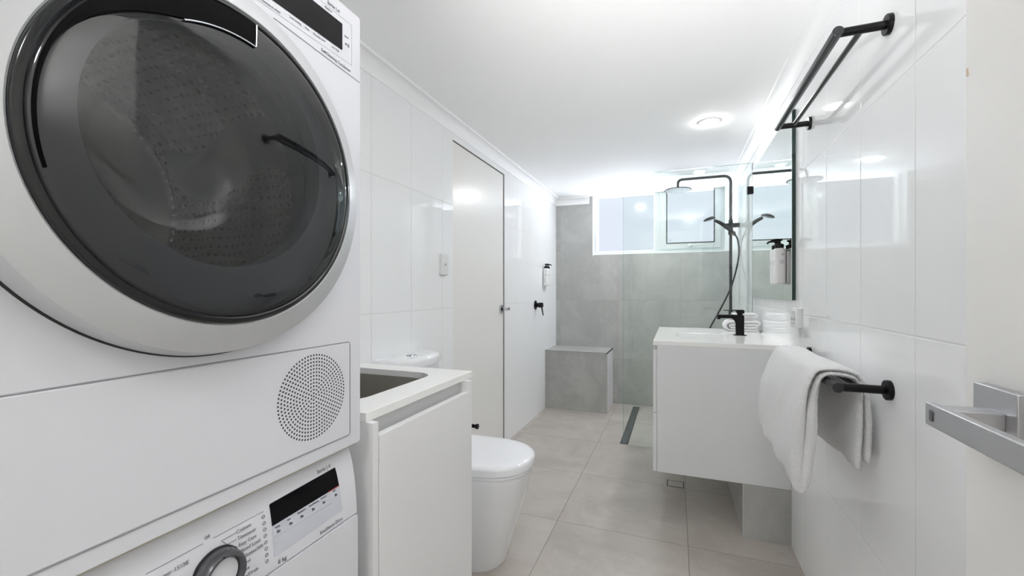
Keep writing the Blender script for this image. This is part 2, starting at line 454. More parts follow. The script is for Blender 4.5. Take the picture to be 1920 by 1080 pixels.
# cove cornices
def cornice(name, path_pts, inward):
    """cove profile swept along a straight run; inward = unit vector from wall into the room"""
    a, b = [Vector(p) for p in path_pts]; n = Vector(inward)
    prof = [(0, 0), (0.004, 0), (0.006, 0.010)]
    for k in range(9):
        s = math.radians(90*k/8); prof.append((0.040-0.034*math.cos(s), 0.012+0.052*math.sin(s) if False else 0.064-0.052*math.cos(PI/2-s) if False else 0.012+0.052*(1-math.cos(s))))
    prof = [(0, 0), (0.004, 0), (0.006, 0.009)]
    for k in range(11):
        s = math.radians(90*k/10)
        prof.append((0.006+0.036*(1-math.cos(s)), 0.012+0.050*math.sin(s)))
    prof += [(0.048, 0.062), (0.050, 0.070), (0.050, 0.0755), (0, 0.0755)]
    z0 = CEIL-0.0755
    bm = bmesh.new()
    rings(bm, [[p + n*u + Vector((0, 0, z0+v)) for u, v in prof] for p in (a, b)])
    return struct(name, bm, M['cornice'], angle=50)
cornice('trim_2', ((LX, FY, 0), (LX, BY, 0)), (1, 0, 0))
cornice('trim_3', ((RX, FY, 0), (RX, BY, 0)), (-1, 0, 0))
cornice('trim_4', ((LX, BY, 0), (WX0-0.034, BY, 0)), (0, -1, 0))

# ---------------------------------------------------------------- window
GY = BY+0.075
bm = bmesh.new()
# reveal lining
box(bm, WX0, WX0+0.006, BY-0.004, BY+0.13, WZ-0.012, CEIL); box(bm, WX1-0.004, WX1, BY-0.002, BY+0.13, WZ, CEIL)
box(bm, WX0, WX1, BY-0.002, BY+0.13, WZ-0.002, WZ+0.006)
window = struct('window_1', bm, M['alu_white'], smooth=False)
def wframe(name, x0, x1, z0, z1, w, y0, y1, mat, parent, top=True):
    bm = bmesh.new()
    box(bm, x0, x0+w, y0, y1, z0, z1); box(bm, x1-w, x1, y0, y1, z0, z1); box(bm, x0+w, x1-w, y0, y1, z0, z0+w)
    if top: box(bm, x0+w, x1-w, y0, y1, z1-w, z1)
    return mk(name, bm, mat, parent, 0.0015, smooth=False)
wframe('window_frame', WX0+0.006, WX1-0.004, WZ+0.006, CEIL, 0.026, GY-0.02, GY+0.04, M['alu'], window, top=False)
part_box('mullion', M['alu'], window, (-0.198, -0.165, GY-0.022, GY+0.04, WZ+0.03, CEIL), 0.001)
bm = bmesh.new(); box(bm, -0.766, -0.198, GY+0.006, GY+0.012, WZ+0.032, CEIL); fixed = mk('fixed_pane', bm, M['window_glass'], window, smooth=False)
f = wframe('fixed_beading', -0.775, -0.198, WZ+0.030, CEIL, 0.010, GY-0.012, GY+0.002, M['alu_white'], window, top=False)
sash = wframe('sash_frame', -0.140, 0.402, WZ+0.042, CEIL, 0.052, GY-0.034, GY+0.02, M['alu'], window, top=False)
wframe('frame_step', -0.168, 0.424, WZ+0.030, CEIL, 0.022, GY-0.024, GY+0.03, M['alu'], window, top=False)
wframe('gasket', -0.088, 0.352, WZ+0.094, CEIL, 0.009, GY-0.038, GY-0.02, M['gasket'], window, top=False)
bm = bmesh.new(); box(bm, -0.081, 0.345, GY-0.012, GY-0.006, WZ+0.102, CEIL); pane = mk('sash_pane', bm, M['window_glass'], window, smooth=False)
bm = bmesh.new()
lathe(bm, [(0.022, 0), (0.022, 0.012), (0.014, 0.018), (0.0, 0.019)], (0.13, GY-0.034, WZ+0.066), (0, -1, 0), 24)
tube(bm, bez([(0.13, GY-0.053, WZ+0.066), (0.16, GY-0.056, WZ+0.070), (0.20, GY-0.050, WZ+0.074), (0.235, GY-0.044, WZ+0.075)], 6), 0.0035, 10)
mk('winder_handle', bm, M['alu'], window)
bm = bmesh.new()
for x0, z0, w, h in ((-0.262, WZ+0.048, 0.030, 0.016),):
    for a in ((x0, x0+w, z0, z0+0.002), (x0, x0+w, z0+h, z0+h+0.002), (x0, x0+0.002, z0, z0+h)):
        box(bm, a[0], a[1], GY+0.0045, GY+0.0055, a[2], a[3])
mk('etched_mark', bm, M['print_light'], fixed, smooth=False)
text_part('etched_mark', 'v', 0.05, M['print_light'], pane, lambda u, v, w: (-0.060+u, GY-0.013-w, WZ+0.118+v))

# ---------------------------------------------------------------- flush door in the left wall
bm = bmesh.new(); box(bm, LX-0.05, LX-0.006, DY0+0.001, DY1-0.011, 0.008, DZ-0.007)
d1 = struct('door_1', bm, M['door_paint'], bevel=0.001)
bm = bmesh.new(); box(bm, LX-0.10, LX-0.052, DY0, DY1, 0, DZ)
mk('door_jamb', bm, M['shadow_gap'], d1, smooth=False)
bm = bmesh.new(); box(bm, LX-0.05, LX+0.0, DY1-0.0045, DY1, 0, DZ); box(bm, LX-0.05, LX, DY0, DY1-0.0045, DZ-0.003, DZ)
mk('frame_edge', bm, M['shadow_gap'], d1, smooth=False)
hy, hz = 2.972, 1.027
bm = bmesh.new(); box(bm, LX-0.006, LX+0.004, hy-0.028, hy+0.030, hz-0.028, hz+0.028)
h = mk('handle_plate', bm, M['chrome'], d1, 0.001)
bm = bmesh.new(); cyl(bm, (LX+0.004, hy, hz), (LX+0.050, hy, hz), 0.010); box(bm, LX+0.038, LX+0.052, hy-0.012, hy+0.034, hz-0.010, hz+0.010)
mk('lever', bm, M['chrome'], h, 0.002)
bm = bmesh.new(); box(bm, LX+0.004, LX+0.012, hy-0.022, hy-0.016, hz-0.014, hz+0.012)
mk('latch_snib', bm, M['black_soft'], h, 0.001)

# ---------------------------------------------------------------- open door at the right, its lever close to the camera
EX = 0.310; EY = 0.644
bm = bmesh.new(); box(bm, EX, EX+0.038, FY+0.02, EY, 0.008, 2.04)
d2 = struct('door_2', bm, M['door_paint2'], bevel=0.001)
bm = bmesh.new(); box(bm, EX-0.0105, EX, 0.5455, 0.6100, 1.0005, 1.065)
rose = mk('door_handle', bm, M['satin_nickel'], d2, 0.0012)
bm = bmesh.new(); box(bm, EX-0.060, EX-0.010, 0.560, 0.584, 1.0260, 1.0430)
mk('handle_neck', bm, M['satin_nickel'], rose, 0.0015)
bm = bmesh.new(); box(bm, EX-0.062, EX-0.0525, 0.430, 0.584, 1.0215, 1.0450)
mk('lever', bm, M['satin_nickel'], rose, 0.0012)
bm = bmesh.new()
lo = rrect(0.5685, 0.5735, 1.0275, 1.0390, 0.0015, 3)
prism(bm, lo, EX-0.0632, EX-0.0620, lambda a, b, h: (h, a, b))
mk('privacy_release', bm, M['knob_ring'], rose, 0)
bm = bmesh.new(); box(bm, EX-0.0006, EX, EY-0.006, EY-0.002, 1.407, 1.4125); box(bm, EX-0.0006, EX, EY-0.0045, EY-0.002, 1.4115, 1.416)
mk('scuff_mark', bm, M['smudge'], d2, smooth=False)

# ---------------------------------------------------------------- downlights
for i, (x, y) in enumerate(LAMPS):
    lab = ['round recessed white downlight in the ceiling above the vanity basin',
           'round recessed white downlight in the ceiling near the shower window',
           'round recessed white downlight overhead between dryer and open door',
           'round recessed white downlight overhead just inside the doorway'][i]
    if i == 0:
        t0 = thing('downlight', lab, 'light', (x, y, CEIL), 'recessed ceiling downlights')
        bm = bmesh.new(); lathe(bm, [(0.041, -0.004), (0.041, 0.001), (0.046, 0.004), (0.055, 0.003), (0.057, 0.0)], (x, y, CEIL), (0, 0, -1), 40)
        mk('rim', bm, M['alu_white'], t0)
        bm = bmesh.new(); lathe(bm, [(0.0, 0.014), (0.020, 0.0125), (0.033, 0.0085), (0.040, 0.003), (0.041, 0.0)], (x, y, CEIL), (0, 0, -1), 40)
        mk('diffuser', bm, M['lamp'], t0, smooth=False)
    else:
        c = copy_tree(t0); c.location = (x, y, CEIL); c['label'] = lab
bm = bmesh.new(); lathe(bm, [(0.17, 0.0), (0.17, 0.03), (0.15, 0.06), (0.0, 0.07)], (-0.1, -1.0, 2.4), (0, 0, -1), 48)
hl = mk('hallway_fill_light', bm, emitter('hall_fill_glow', (1.0, 1.0, 1.0, 1), HALL_GLOW))
tag(hl, 'added round white fill light on the unseen hallway ceiling outside the doorway', 'light')

# ---------------------------------------------------------------- shower: bench, drain, screen
BX1, BF, BT = -0.6085, 4.108, 0.573
be = thing('shower_bench', 'grey tiled block seat built into the shower corner under the window wall', 'bench', (-0.9, 4.3, 0))
bm = bmesh.new(); box(bm, LX, BX1-0.002, BF+0.002, BY, 0, BT-0.011); mk('tiled_front', bm, M['tile_bench'], be, smooth=False)
bm = bmesh.new(); box(bm, LX, BX1-0.001, BF-0.001, BY, BT-0.011, BT); mk('seat_slab', bm, M['tile_bench'], be, smooth=False)
bm = bmesh.new(); box(bm, BX1-0.003, BX1+0.001, BF, BY, 0, BT-0.014); mk('side_tile', bm, M['cabinet'], be, smooth=False)
bm = bmesh.new(); box(bm, BX1-0.002, BX1+0.0025, BF-0.002, BY, BT-0.012, BT+0.0005); mk('edge_trim', bm, M['seam_dark'], be, smooth=False)
bm = bmesh.new(); box(bm, LX, BX1+0.002, BF-0.002, BF+0.001, BT-0.0015, BT+0.0005); box(bm, BX1-0.001, BX1+0.002, BF-0.002, BF+0.001, 0, BT); mk('corner_trim', bm, M['trim_metal'], be, smooth=False)

dr = thing('linear_drain', 'long narrow dark steel channel drain in the shower floor', 'drain', (-0.367, 3.9, 0))
bm = bmesh.new(); box(bm, -0.397, -0.337, 3.346, 4.455, 0.0, 0.0015); mk('channel', bm, M['drain_slot'], dr, smooth=False)
bm = bmesh.new(); box(bm, -0.393, -0.341, 3.350, 4.451, 0.0, 0.0028)
mk('grate', bm, M['drain'], dr, smooth=False)

fd = thing('floor_waste', 'small square tile-insert floor waste with black outline beneath the vanity edge', 'drain', (-0.002, 2.763, 0))
bm = bmesh.new()
for a in ((-0.050, 0.046, 2.720, 2.724), (-0.050, 0.046, 2.803, 2.807), (-0.050, -0.045, 2.720, 2.807), (0.041, 0.046, 2.720, 2.807)): box(bm, a[0], a[1], a[2], a[3], 0, 0.0012)
mk('frame', bm, M['drain_slot'], fd, smooth=False)
bm = bmesh.new(); box(bm, -0.045, 0.041, 2.724, 2.803, 0, 0.0008); mk('tile_insert', bm, M['tile_floor'], fd, smooth=False)

gs = thing('shower_screen', 'frameless clear glass shower screen standing across the room beyond the vanity', 'glass screen', (0.06, 3.335, 0))
bm = bmesh.new(); box(bm, -0.371, RX-0.002, 3.330, 3.340, 0.002, 2.037); mk('glass_panel', bm, M['screen_glass'], gs, smooth=False)
bm = bmesh.new(); box(bm, -0.3718, -0.3708, 3.3302, 3.3398, 0.002, 2.037); box(bm, -0.371, RX-0.002, 3.3302, 3.3398, 2.0366, 2.0378); mk('polished_edge', bm, M['glass_edge'], gs, smooth=False)
bm = bmesh.new(); box(bm, RX-0.003, RX-0.0005, 3.329, 3.341, 0.002, 2.037); mk('wall_seal', bm, M['seam'], gs, smooth=False)
for z in (1.851, 0.30):
    bm = bmesh.new(); box(bm, RX-0.034, RX, 3.322, 3.348, z-0.026, z+0.026); mk('bracket', bm, M['black'], gs, 0.0015)

# ---------------------------------------------------------------- shower column set (y = 4.0)
SY = 4.0; SX = 0.429
sh = thing('shower_set', 'black rail shower with overhead rose, hand piece and hose on the right shower wall', 'shower', (RX, SY, 0.95))
bm = bmesh.new()
tube(bm, fillet([(SX, SY, 0.955), (SX, SY, 2.125), (0.017, SY, 2.125), (0.017, SY, 2.045)], 0.062, 12), 0.0115, 20)
mk('column', bm, M['black_shower'], sh, angle=60)
bm = bmesh.new(); lathe(bm, [(0.0, 0.0), (0.012, 0.0), (0.015, -0.012), (0.05, -0.018), (0.112, -0.022), (0.113, -0.026), (0.111, -0.0285)], (0.017, SY, 2.062), (0, 0, 1), 56)
head = mk('shower_head', bm, M['black_shower'], sh)
bm = bmesh.new(); lathe(bm, [(0.0, -0.0290), (0.103, -0.0290), (0.104, -0.0270)], (0.017, SY, 2.062), (0, 0, 1), 56)
for ring in range(1, 8):
    nn = ring*6
    for k in range(nn):
        a = 2*PI*k/nn + ring*0.2; px, py = 0.017+0.0145*ring*math.cos(a), SY+0.0145*ring*math.sin(a)
        tube(bm, [(px, py, 2.062-0.0286), (px, py, 2.062-0.0325)], [0.003, 0.002], 6)
mk('spray_face', bm, M['spray'], head, angle=30)
bm = bmesh.new(); box(bm, 0.381, RX, SY-0.017, SY+0.017, 1.690, 1.724)
lathe(bm, [(0.0115, -0.03), (0.0165, -0.025), (0.0165, 0.062), (0.0115, 0.068)], (SX, SY, 1.69), (0, 0, 1), 24)
mk('diverter_body', bm, M['black_shower'], sh, 0.003)
bm = bmesh.new(); box(bm, 0.378, 0.3815, SY-0.020, SY+0.020, 1.684, 1.733)
mk('diverter_lever', bm, M['black_shower'], sh, 0.001)
bm = bmesh.new(); cyl(bm, (SX, SY, 1.63), (SX, SY, 1.668), 0.019); cyl(bm, (SX, SY, 1.650), (SX+0.020, SY-0.035, 1.640), 0.014); mk('slider_holder', bm, M['black_shower'], sh)
bm = bmesh.new(); lathe(bm, [(0.0115, 0), (0.017, 0.003), (0.017, 0.035), (0.0115, 0.038)], (SX, SY, 0.957), (0, 0, 1), 24)
cyl(bm, (SX, SY, 0.976), (RX, SY, 0.976), 0.014); lathe(bm, [(0.026, 0), (0.026, -0.006), (0.0, -0.006)], (RX, SY, 0.976), (1, 0, 0), 24)
mk('lower_bracket', bm, M['black_shower'], sh)
hp = bez([(0.300, 3.955, 1.752), (0.345, 3.957, 1.728), (0.392, 3.960, 1.690), (0.430, 3.962, 1.655), (0.458, 3.964, 1.622)], 8)
bm = bmesh.new(); tube(bm, hp, [0.012+0.0035*math.sin(PI*min(1, k/len(hp)*1.2)) for k in range(len(hp))], 16)
ax = Vector((0.30, 0.0, -0.955)).normalized()
c0 = Vector((0.262, 3.953, 1.766))
lathe(bm, [(0.0, -0.014), (0.024, -0.012), (0.044, -0.004), (0.050, 0.004), (0.048, 0.010)], c0, ax, 36)
hand = mk('hand_shower', bm, M['black_shower'], sh)
bm = bmesh.new(); lathe(bm, [(0.0, 0.0115), (0.044, 0.0115), (0.048, 0.0095)], c0, ax, 36)
mk('spray_face', bm, M['spray_dark'], hand)
bm = bmesh.new()
tube(bm, bez([(0.456, 3.964, 1.626), (0.476, 3.965, 1.585), (0.486, 3.965, 1.50), (0.478, 3.965, 1.40), (0.450, 3.965, 1.27), (0.412, 3.965, 1.15), (0.340, 3.97, 0.99), (0.275, 3.975, 0.86), (0.245, 3.98, 0.76), (0.26, 3.985, 0.66), (0.33, 3.99, 0.61), (0.40, 3.995, 0.68), (0.427, SY, 0.82), (SX, SY, 0.958)], 8), 0.0068, 12)
mk('hose', bm, M['black_shower'], sh, angle=80)

mx = thing('shower_mixer', 'black round wall mixer with lever on the white left wall beside the shower', 'tap', (LX, 3.79, 1.03))
bm = bmesh.new(); lathe(bm, [(0.0, 0.007), (0.030, 0.007), (0.042, 0.0055), (0.044, 0.0)], (LX, 3.79, 1.03), (1, 0, 0), 40)
mk('cover_plate', bm, M['black'], mx)
bm = bmesh.new(); lathe(bm, [(0.020, 0.006), (0.020, 0.036), (0.024, 0.037), (0.024, 0.070), (0.022, 0.072), (0, 0.072)], (LX, 3.79, 1.03), (1, 0, 0), 32)
mk('body', bm, M['black'], mx)
bm = bmesh.new(); tube(bm, [(LX+0.060, 3.79, 1.028), (LX+0.066, 3.79, 0.985), (LX+0.076, 3.79, 0.935)], [0.0085, 0.006, 0.005], 12)
mk('lever', bm, M['black'], mx)

# ---------------------------------------------------------------- pump bottle dispensers
def make_bottle():
    """local frame: back against the wall at x=0, facing +x, base at z=0"""
    r = thing('pump_bottle', '', 'bottle', (0, 0, 0))
    bm = bmesh.new()
    loops = []
    for z, s in ((0, 0.9), (0.003, 0.98), (0.008, 1), (0.150, 1), (0.158, 0.96), (0.1625, 0.8), (0.164, 0.45)):
        loops.append([Vector((0.0255+a*s, b*s, z)) for a, b in rrect(-0.022, 0.022, -0.031, 0.031, 0.013, 5)])
    rings(bm, loops); mk('body', bm, M['bottle'], r)
    bm = bmesh.new(); lathe(bm, [(0, 0.163), (0.0185, 0.163), (0.0185, 0.181), (0.014, 0.184), (0.007, 0.186), (0.006, 0.197), (0.013, 0.198), (0.014, 0.206), (0.0, 0.208)], (0.0255, 0, 0), (0, 0, 1), 24)
    p = mk('pump', bm, M['black'], r)
    bm = bmesh.new(); tube(bm, bez([(0.0255, 0, 0.203), (0.042, 0, 0.203), (0.056, 0, 0.200), (0.063, 0, 0.192)], 5), [0.0055]*6+[0.005]*5+[0.004]*5, 10)
    mk('nozzle', bm, M['black'], p)
    bm = bmesh.new()
    for side in (-1, 1):
        for k, (w, zz) in enumerate(((0.010, 0.132), (0.020, 0.104), (0.016, 0.098), (0.018, 0.092))):
            x0 = 0.040-w if side < 0 else 0.012
            box(bm, x0, x0+w, side*0.0312, side*0.0309, zz, zz+(0.003 if k == 0 else 0.0016))
    for w, zz in ((0.010, 0.132), (0.026, 0.104), (0.020, 0.098), (0.024, 0.092), (0.018, 0.086)):
        box(bm, 0.0474, 0.0476, -w/2, w/2, zz, zz+0.0018)
    for k in range(9): box(bm, 0.018, 0.021, -0.0313, -0.0309, 0.020+k*0.0052, 0.023+k*0.0052)
    mk('label_print', bm, M['print'], r, smooth=False)
    return r
def make_holder(name, label, x, y, z, sgn, n=2, pitch=0.068):
    t = thing(name, label, 'bottle holder', (x, y, z), 'wall brackets for the pump bottles')
    w = n*pitch/2
    bm = bmesh.new(); box(bm, x, x+sgn*0.003, y-w, y+w, z+0.0, z+0.145); mk('back_plate', bm, M['plastic_white'], t, 0.0008)
    bm = bmesh.new(); box(bm, x+sgn*0.003, x+sgn*0.048, y-w, y+w, z-0.004, z-0.0005); mk('ledge', bm, M['plastic_white'], t, 0.0008)
    return t
MXF = 0.4775   # mirror face
HZ1, HZ2 = 1.196, 1.218
make_holder('bottle_holder', 'white wall bracket carrying two pump bottles on the vanity mirror', MXF, 2.335, HZ1, -1)
make_holder('bottle_holder', 'white wall bracket carrying two pump bottles on the left shower wall', LX, 4.075, HZ2, 1)
bt = make_bottle()
spots = [((MXF-0.0035, 2.302, HZ1), PI, 'white pump bottle with black pump on the mirror, nearer the towel rail'),
         ((MXF-0.0035, 2.368, HZ1), PI, 'white pump bottle with black pump on the mirror, farther and nearer the window'),
         ((LX+0.0035, 4.041, HZ2), 0, 'white pump bottle with black pump on the left shower wall, nearer the door'),
         ((LX+0.0035, 4.109, HZ2), 0, 'white pump bottle with black pump on the left shower wall, nearer the window')]
for i, (p, rz, lab) in enumerate(spots):
    b = bt if i == 0 else copy_tree(bt)
    b.location = p; b.rotation_euler = (0, 0, rz); b['label'] = lab; b['group'] = 'black and white pump bottles'

# ---------------------------------------------------------------- mirror
mi = thing('wall_mirror', 'frameless mirror with dark green edge on the right wall above the vanity', 'mirror', (RX, 2.72, 1.12))
bm = bmesh.new(); box(bm, MXF+0.001, RX, 2.2075, 3.243, 1.1205, 1.962); mk('edge', bm, M['mirror_edge'], mi, smooth=False)
bm = bmesh.new(); box(bm, MXF, MXF+0.001, 2.2085, 3.2425, 1.1210, 1.9615); mk('mirror_face', bm, M['mirror'], mi, smooth=False)

# ---------------------------------------------------------------- vanity
VX, VY0, VY1, VZ0, VZ1 = -0.107, 2.280, 3.159, 0.253, 0.888
va = thing('vanity_cabinet', 'white wall-hung vanity cabinet seen from its plain grey-white end', 'cabinet', (0.2, 2.72, VZ0))
bm = bmesh.new(); RV = RX-0.0015
box(bm, VX+0.019, RV, VY0, VY0+0.018, VZ0, VZ1); box(bm, VX+0.019, RV, VY1-0.018, VY1, VZ0, VZ1); box(bm, VX+0.019, RV, VY0+0.018, VY1-0.018, VZ0, VZ0+0.018)
box(bm, RV-0.018, RV, VY0+0.018, VY1-0.018, VZ0+0.018, VZ1)
mk('carcass', bm, M['vanity_white'], va, 0.0006, smooth=False)
for z0, z1 in ((VZ0+0.001, 0.545), (0.549, VZ1-0.022)):
    bm = bmesh.new(); box(bm, VX, VX+0.018, VY0+0.001, VY1-0.001, z0, z1); mk('drawer_front', bm, M['vanity_white'], va, 0.001)
ct = bmesh.new()
BH = (0.0, 0.268, 2.530, 2.762)
plate_with_hole(ct, [(VX, VY0), (RX-0.0005, VY0), (RX-0.0005, VY1+0.001), (VX, VY1+0.001)], rrect(*BH, 0.018, 4), VZ1+0.0003, 0.911)
o = mk('vanity_benchtop', ct, M['quartz'], smooth=False, bevel=0.0012); tag(o, 'off-white stone benchtop with a rectangular basin cut-out on the wall-hung vanity', 'benchtop')
def open_bowl(bm, x0, x1, y0, y1, rc, z_top, depth, inset, wall=0.006):
    """undermounted bowl: rim, sloping walls, rounded bottom; closed thickness"""
    L = []
    def loop(i, z): return [Vector((a, b, z)) for a, b in rrect(x0+i, x1-i, y0+i, y1-i, max(rc-i*0.3, 0.01), 5)]
    outs = [loop(-wall, z_top)]
    outs += [loop(-wall+inset*0.5, z_top-depth*0.6), loop(inset, z_top-depth-wall), loop(inset+0.04, z_top-depth-wall-0.004)]
    ins = [loop(inset+0.04, z_top-depth), loop(inset+0.012, z_top-depth+0.004), loop(inset, z_top-depth+0.018), loop(inset*0.5, z_top-depth*0.6), loop(0.0, z_top)]
    vs = rings(bm, outs, False, True); vi = rings(bm, ins, True, False)
    a, b = vs[0], vi[-1]
    for k in range(len(a)):
        j = (k+1) % len(a); bm.faces.new((a[k], a[j], b[j], b[k]))
bm = bmesh.new(); open_bowl(bm, BH[0]-0.004, BH[1]+0.004, BH[2]-0.004, BH[3]+0.004, 0.022, VZ1, 0.11, 0.018, 0.008)
bs = thing('wash_basin', 'white undermount basin sunk in the vanity benchtop', 'basin', (0.13, 2.65, 0.78))
mk('bowl', bm, M['ceramic'], bs)
bm = bmesh.new(); lathe(bm, [(0.0, 0.004), (0.014, 0.004), (0.02, 0.0)], (0.13, 2.65, VZ1-0.11), (0, 0, 1), 24); mk('waste', bm, M['chrome'], bs)

FX, FYY = 0.338, 2.730
ft = thing('basin_mixer', 'square black basin tap with flat lever on the vanity benchtop', 'tap', (FX, FYY, 0.911))
bm = bmesh.new(); box(bm, FX-0.031, FX+0.031, FYY-0.026, FYY+0.026, 0.911, 0.915); mk('base_plate', bm, M['black'], ft, 0.0008)
# body and spout as one extruded profile in x-z
prof = [(0.359, 0.914), (0.359, 1.022), (0.355, 1.026), (0.222, 1.026), (0.222, 1.004), (0.240, 1.004), (0.240, 1.0065)]
for k in range(9):
    s = math.radians(90*k/8); prof.append((0.287+0.030*math.sin(s), 1.0065-0.034*(1-math.cos(s))))
prof += [(0.318, 0.914)]
bm = bmesh.new(); rings(bm, [[Vector((a, FYY+w, b)) for a, b in prof] for w in (-0.019, 0.019)]); mk('body', bm, M['black'], ft, 0.002)
bm = bmesh.new(); cyl(bm, (0.339, FYY, 1.024), (0.339, FYY, 1.036), 0.014); mk('cartridge_neck', bm, M['black'], ft)
bm = bmesh.new()
prof = [(0.360, 1.034), (0.360, 1.053), (0.352, 1.0555), (0.256, 1.0530), (0.256, 1.0495), (0.318, 1.0490), (0.324, 1.034)]
rings(bm, [[Vector((a, FYY+w, b)) for a, b in prof] for w in (-0.018, 0.018)]); mk('lever', bm, M['black'], ft, 0.0012)
bm = bmesh.new(); cyl(bm, (0.231, FYY, 0.999), (0.231, FYY, 1.005), 0.0085); mk('aerator', bm, M['black'], ft)

# tiled pipe boxing under the vanity
wall_box('wall_nib', (0.296, RX, 2.277, 3.14, 0, VZ0-0.001), M['tile_bench'])
bm = bmesh.new(); box(bm, 0.2952, 0.2985, 2.2755, 2.279, 0, VZ0-0.001); struct('trim_5', bm, M['alu'], smooth=False)

# power point below the mirror
gp = thing('power_outlet', 'white surface-mounted power point on the right wall below the mirror', 'power outlet', (RX, 2.145, 1.0))
bm = bmesh.new(); box(bm, RX-0.024, RX, 2.098, 2.190, 1.006, 1.090); mk('housing', bm, M['plastic_white'], gp, 0.003)
for yy in (2.125, 2.160):
    bm = bmesh.new(); box(bm, RX-0.030, RX-0.023, yy-0.006, yy+0.006, 1.066, 1.080); mk('rocker_switch', bm, M['plastic_white'], gp, 0.001)
bm = bmesh.new()
for yy in (2.125, 2.160):
    for a in (-0.005, 0.005): box(bm, RX-0.0246, RX-0.0238, yy+a-0.001, yy+a+0.001, 1.036, 1.046)
    box(bm, RX-0.0246, RX-0.0238, yy-0.001, yy+0.001, 1.020, 1.030)
mk('socket_slots', bm, M['print_dark'], gp, smooth=False)

sw = thing('light_switch', 'tall white switch plate on the left wall before the flush door', 'switch', (LX, 2.10, 1.25))
bm = bmesh.new(); box(bm, LX, LX+0.016, 2.066, 2.136, 1.250, 1.366); mk('plate', bm, M['plastic_white'], sw, 0.004)
bm = bmesh.new(); cyl(bm, (LX+0.015, 2.101, 1.308), (LX+0.0185, 2.101, 1.308), 0.006, 16); mk('button', bm, M['print_light'], sw)

# ---------------------------------------------------------------- cloth helpers
def ribbon(bm, path, t, y0, y1, ny, disp=None, round_y=0.006, fn=None):
    """thick sheet following a 2-D (x,z) path, running from y0 to y1, with rounded rims"""
    P = [Vector((p[0], p[1])) for p in path]; m = len(P); N = []
    for i in range(m):
        d = (P[min(i+1, m-1)]-P[max(i-1, 0)]).normalized(); N.append(Vector((-d.y, d.x)))
    loops = []
    for j in range(ny+1):
        s = j/ny
        s = 0.5-0.5*math.cos(PI*s) if False else s
        y = y0+(y1-y0)*s
        e = min(abs(y-y0), abs(y1-y)); k = 1.0 if e >= round_y else math.sqrt(max(0.0, 1-(1-e/round_y)**2))
        top, bot = [], []
        for i in range(m):
            ee = min(i, m-1-i); kk = k*(fn(P[i]) if fn else 1.0)*(1.0 if ee > 2 else (0.25, 0.7, 0.92)[ee])
            q = P[i]; h = t/2*kk
            for sgn, L in ((1, top), (-1, bot)):
                a = q+N[i]*h*sgn
                v = Vector((a.x, y, a.y))
                if disp: v = disp(v, i/(m-1), s, sgn)
                L.append(v)
        loops.append(top+bot[::-1])
    vs = rings(bm, loops, False, False)
    for L in (vs[0], vs[-1]):
        for i in range(m-1): bm.faces.new((L[i], L[i+1], L[2*m-2-i], L[2*m-1-i]))

def smooth_path(pts, step):
    c = bez([(p[0], 0, p[1]) for p in pts], 24); out = [c[0]]
    for q in c[1:]:
        if (q-out[-1]).length >= step: out.append(q)
    return [(q.x, q.z) for q in out]

# hanging bath towel: one long sheet folded double over the lower rail
def hang_disp(v, u, s, sgn):
    x, y, z = v
    front = 1.0 if x < 0.385 else 0.0
    drop = max(0.0, min(1.0, (0.93-z)/0.12))
    n = noise.noise(Vector((y*9.0, z*3.2, 3.0 if front else 9.0)))
    n2 = noise.noise(Vector((y*30.0, z*9.0, 5.0)))
    fold = 0.0
    if front:
        fold = 0.0085*(1-2*abs(math.sin((y-1.37)*19+0.8*math.sin(z*6)))**0.6)*max(0.0, min(1.0, (y-1.50)/0.12))
        x += -0.018*drop*s - fold*drop + 0.010*n*drop
        x += -0.014*math.sin(PI*min(1, max(0, (0.93-z)/0.33)))*(1-s)*0.4
        z += (0.052*s*max(0.0, min(1.0, (0.90-z)/0.30)))
    else:
        x += 0.006*n*drop
        x = min(x, RX-0.006)
        z += -0.035*s*drop*0.6
        z += 0.006*n*drop
    x += 0.0012*n2; z += 0.0012*n2
    z += 0.0045*(0 if drop > 0.5 else 1)*math.sin(y*14)*0.6
    y2 = y + 0.006*noise.noise(Vector((x*20, z*12, 1.0)))
    if s < 0.5 and front: y2 += 0.020*max(0.0, (0.93-z))*(1.0)
    return Vector((x, y2, z))
outer = [(0.4690, 0.712), (0.4710, 0.78), (0.4690, 0.86), (0.462, 0.910), (0.447, 0.9400), (0.415, 0.9515), (0.380, 0.9525), (0.353, 0.9430),
         (0.3385, 0.905), (0.3300, 0.84), (0.3245, 0.77), (0.3190, 0.70), (0.3170, 0.650), (0.3180, 0.617)]
inner = [(0.3300, 0.616), (0.3380, 0.650), (0.3450, 0.70), (0.3525, 0.77), (0.3560, 0.84), (0.3590, 0.900), (0.3655, 0.928), (0.382, 0.9385), (0.415, 0.9380), (0.4405, 0.9300),
         (0.4510, 0.905), (0.4525, 0.86), (0.4505, 0.78), (0.4490, 0.690)]
def ply(p):
    d = max(0.0, min(1.0, (0.94-p.y)/0.16)); d = d*d*(3-2*d)
    return 1.0+(1.30*d if p.x < 0.385 else 0.25*d)-(0.75*max(0.0, min(1.0, (0.66-p.y)/0.05)) if p.x < 0.385 else 0.0)
bm = bmesh.new(); ribbon(bm, smooth_path(outer+inner, 0.007), 0.0118, 1.372, 1.862, 96, hang_disp, 0.009, fn=ply)
tw = mk('bath_towel', bm, M['towel'], angle=180, sub=1)
tag(tw, 'thick white bath towel folded over the lower black rail beside the vanity', 'towel')
tx = bpy.data.textures.new('terry_noise', 'CLOUDS'); tx.noise_scale = 0.006
dm = tw.modifiers.new('terry', 'DISPLACE'); dm.texture = tx; dm.strength = 0.0032; dm.texture_coords = 'LOCAL'

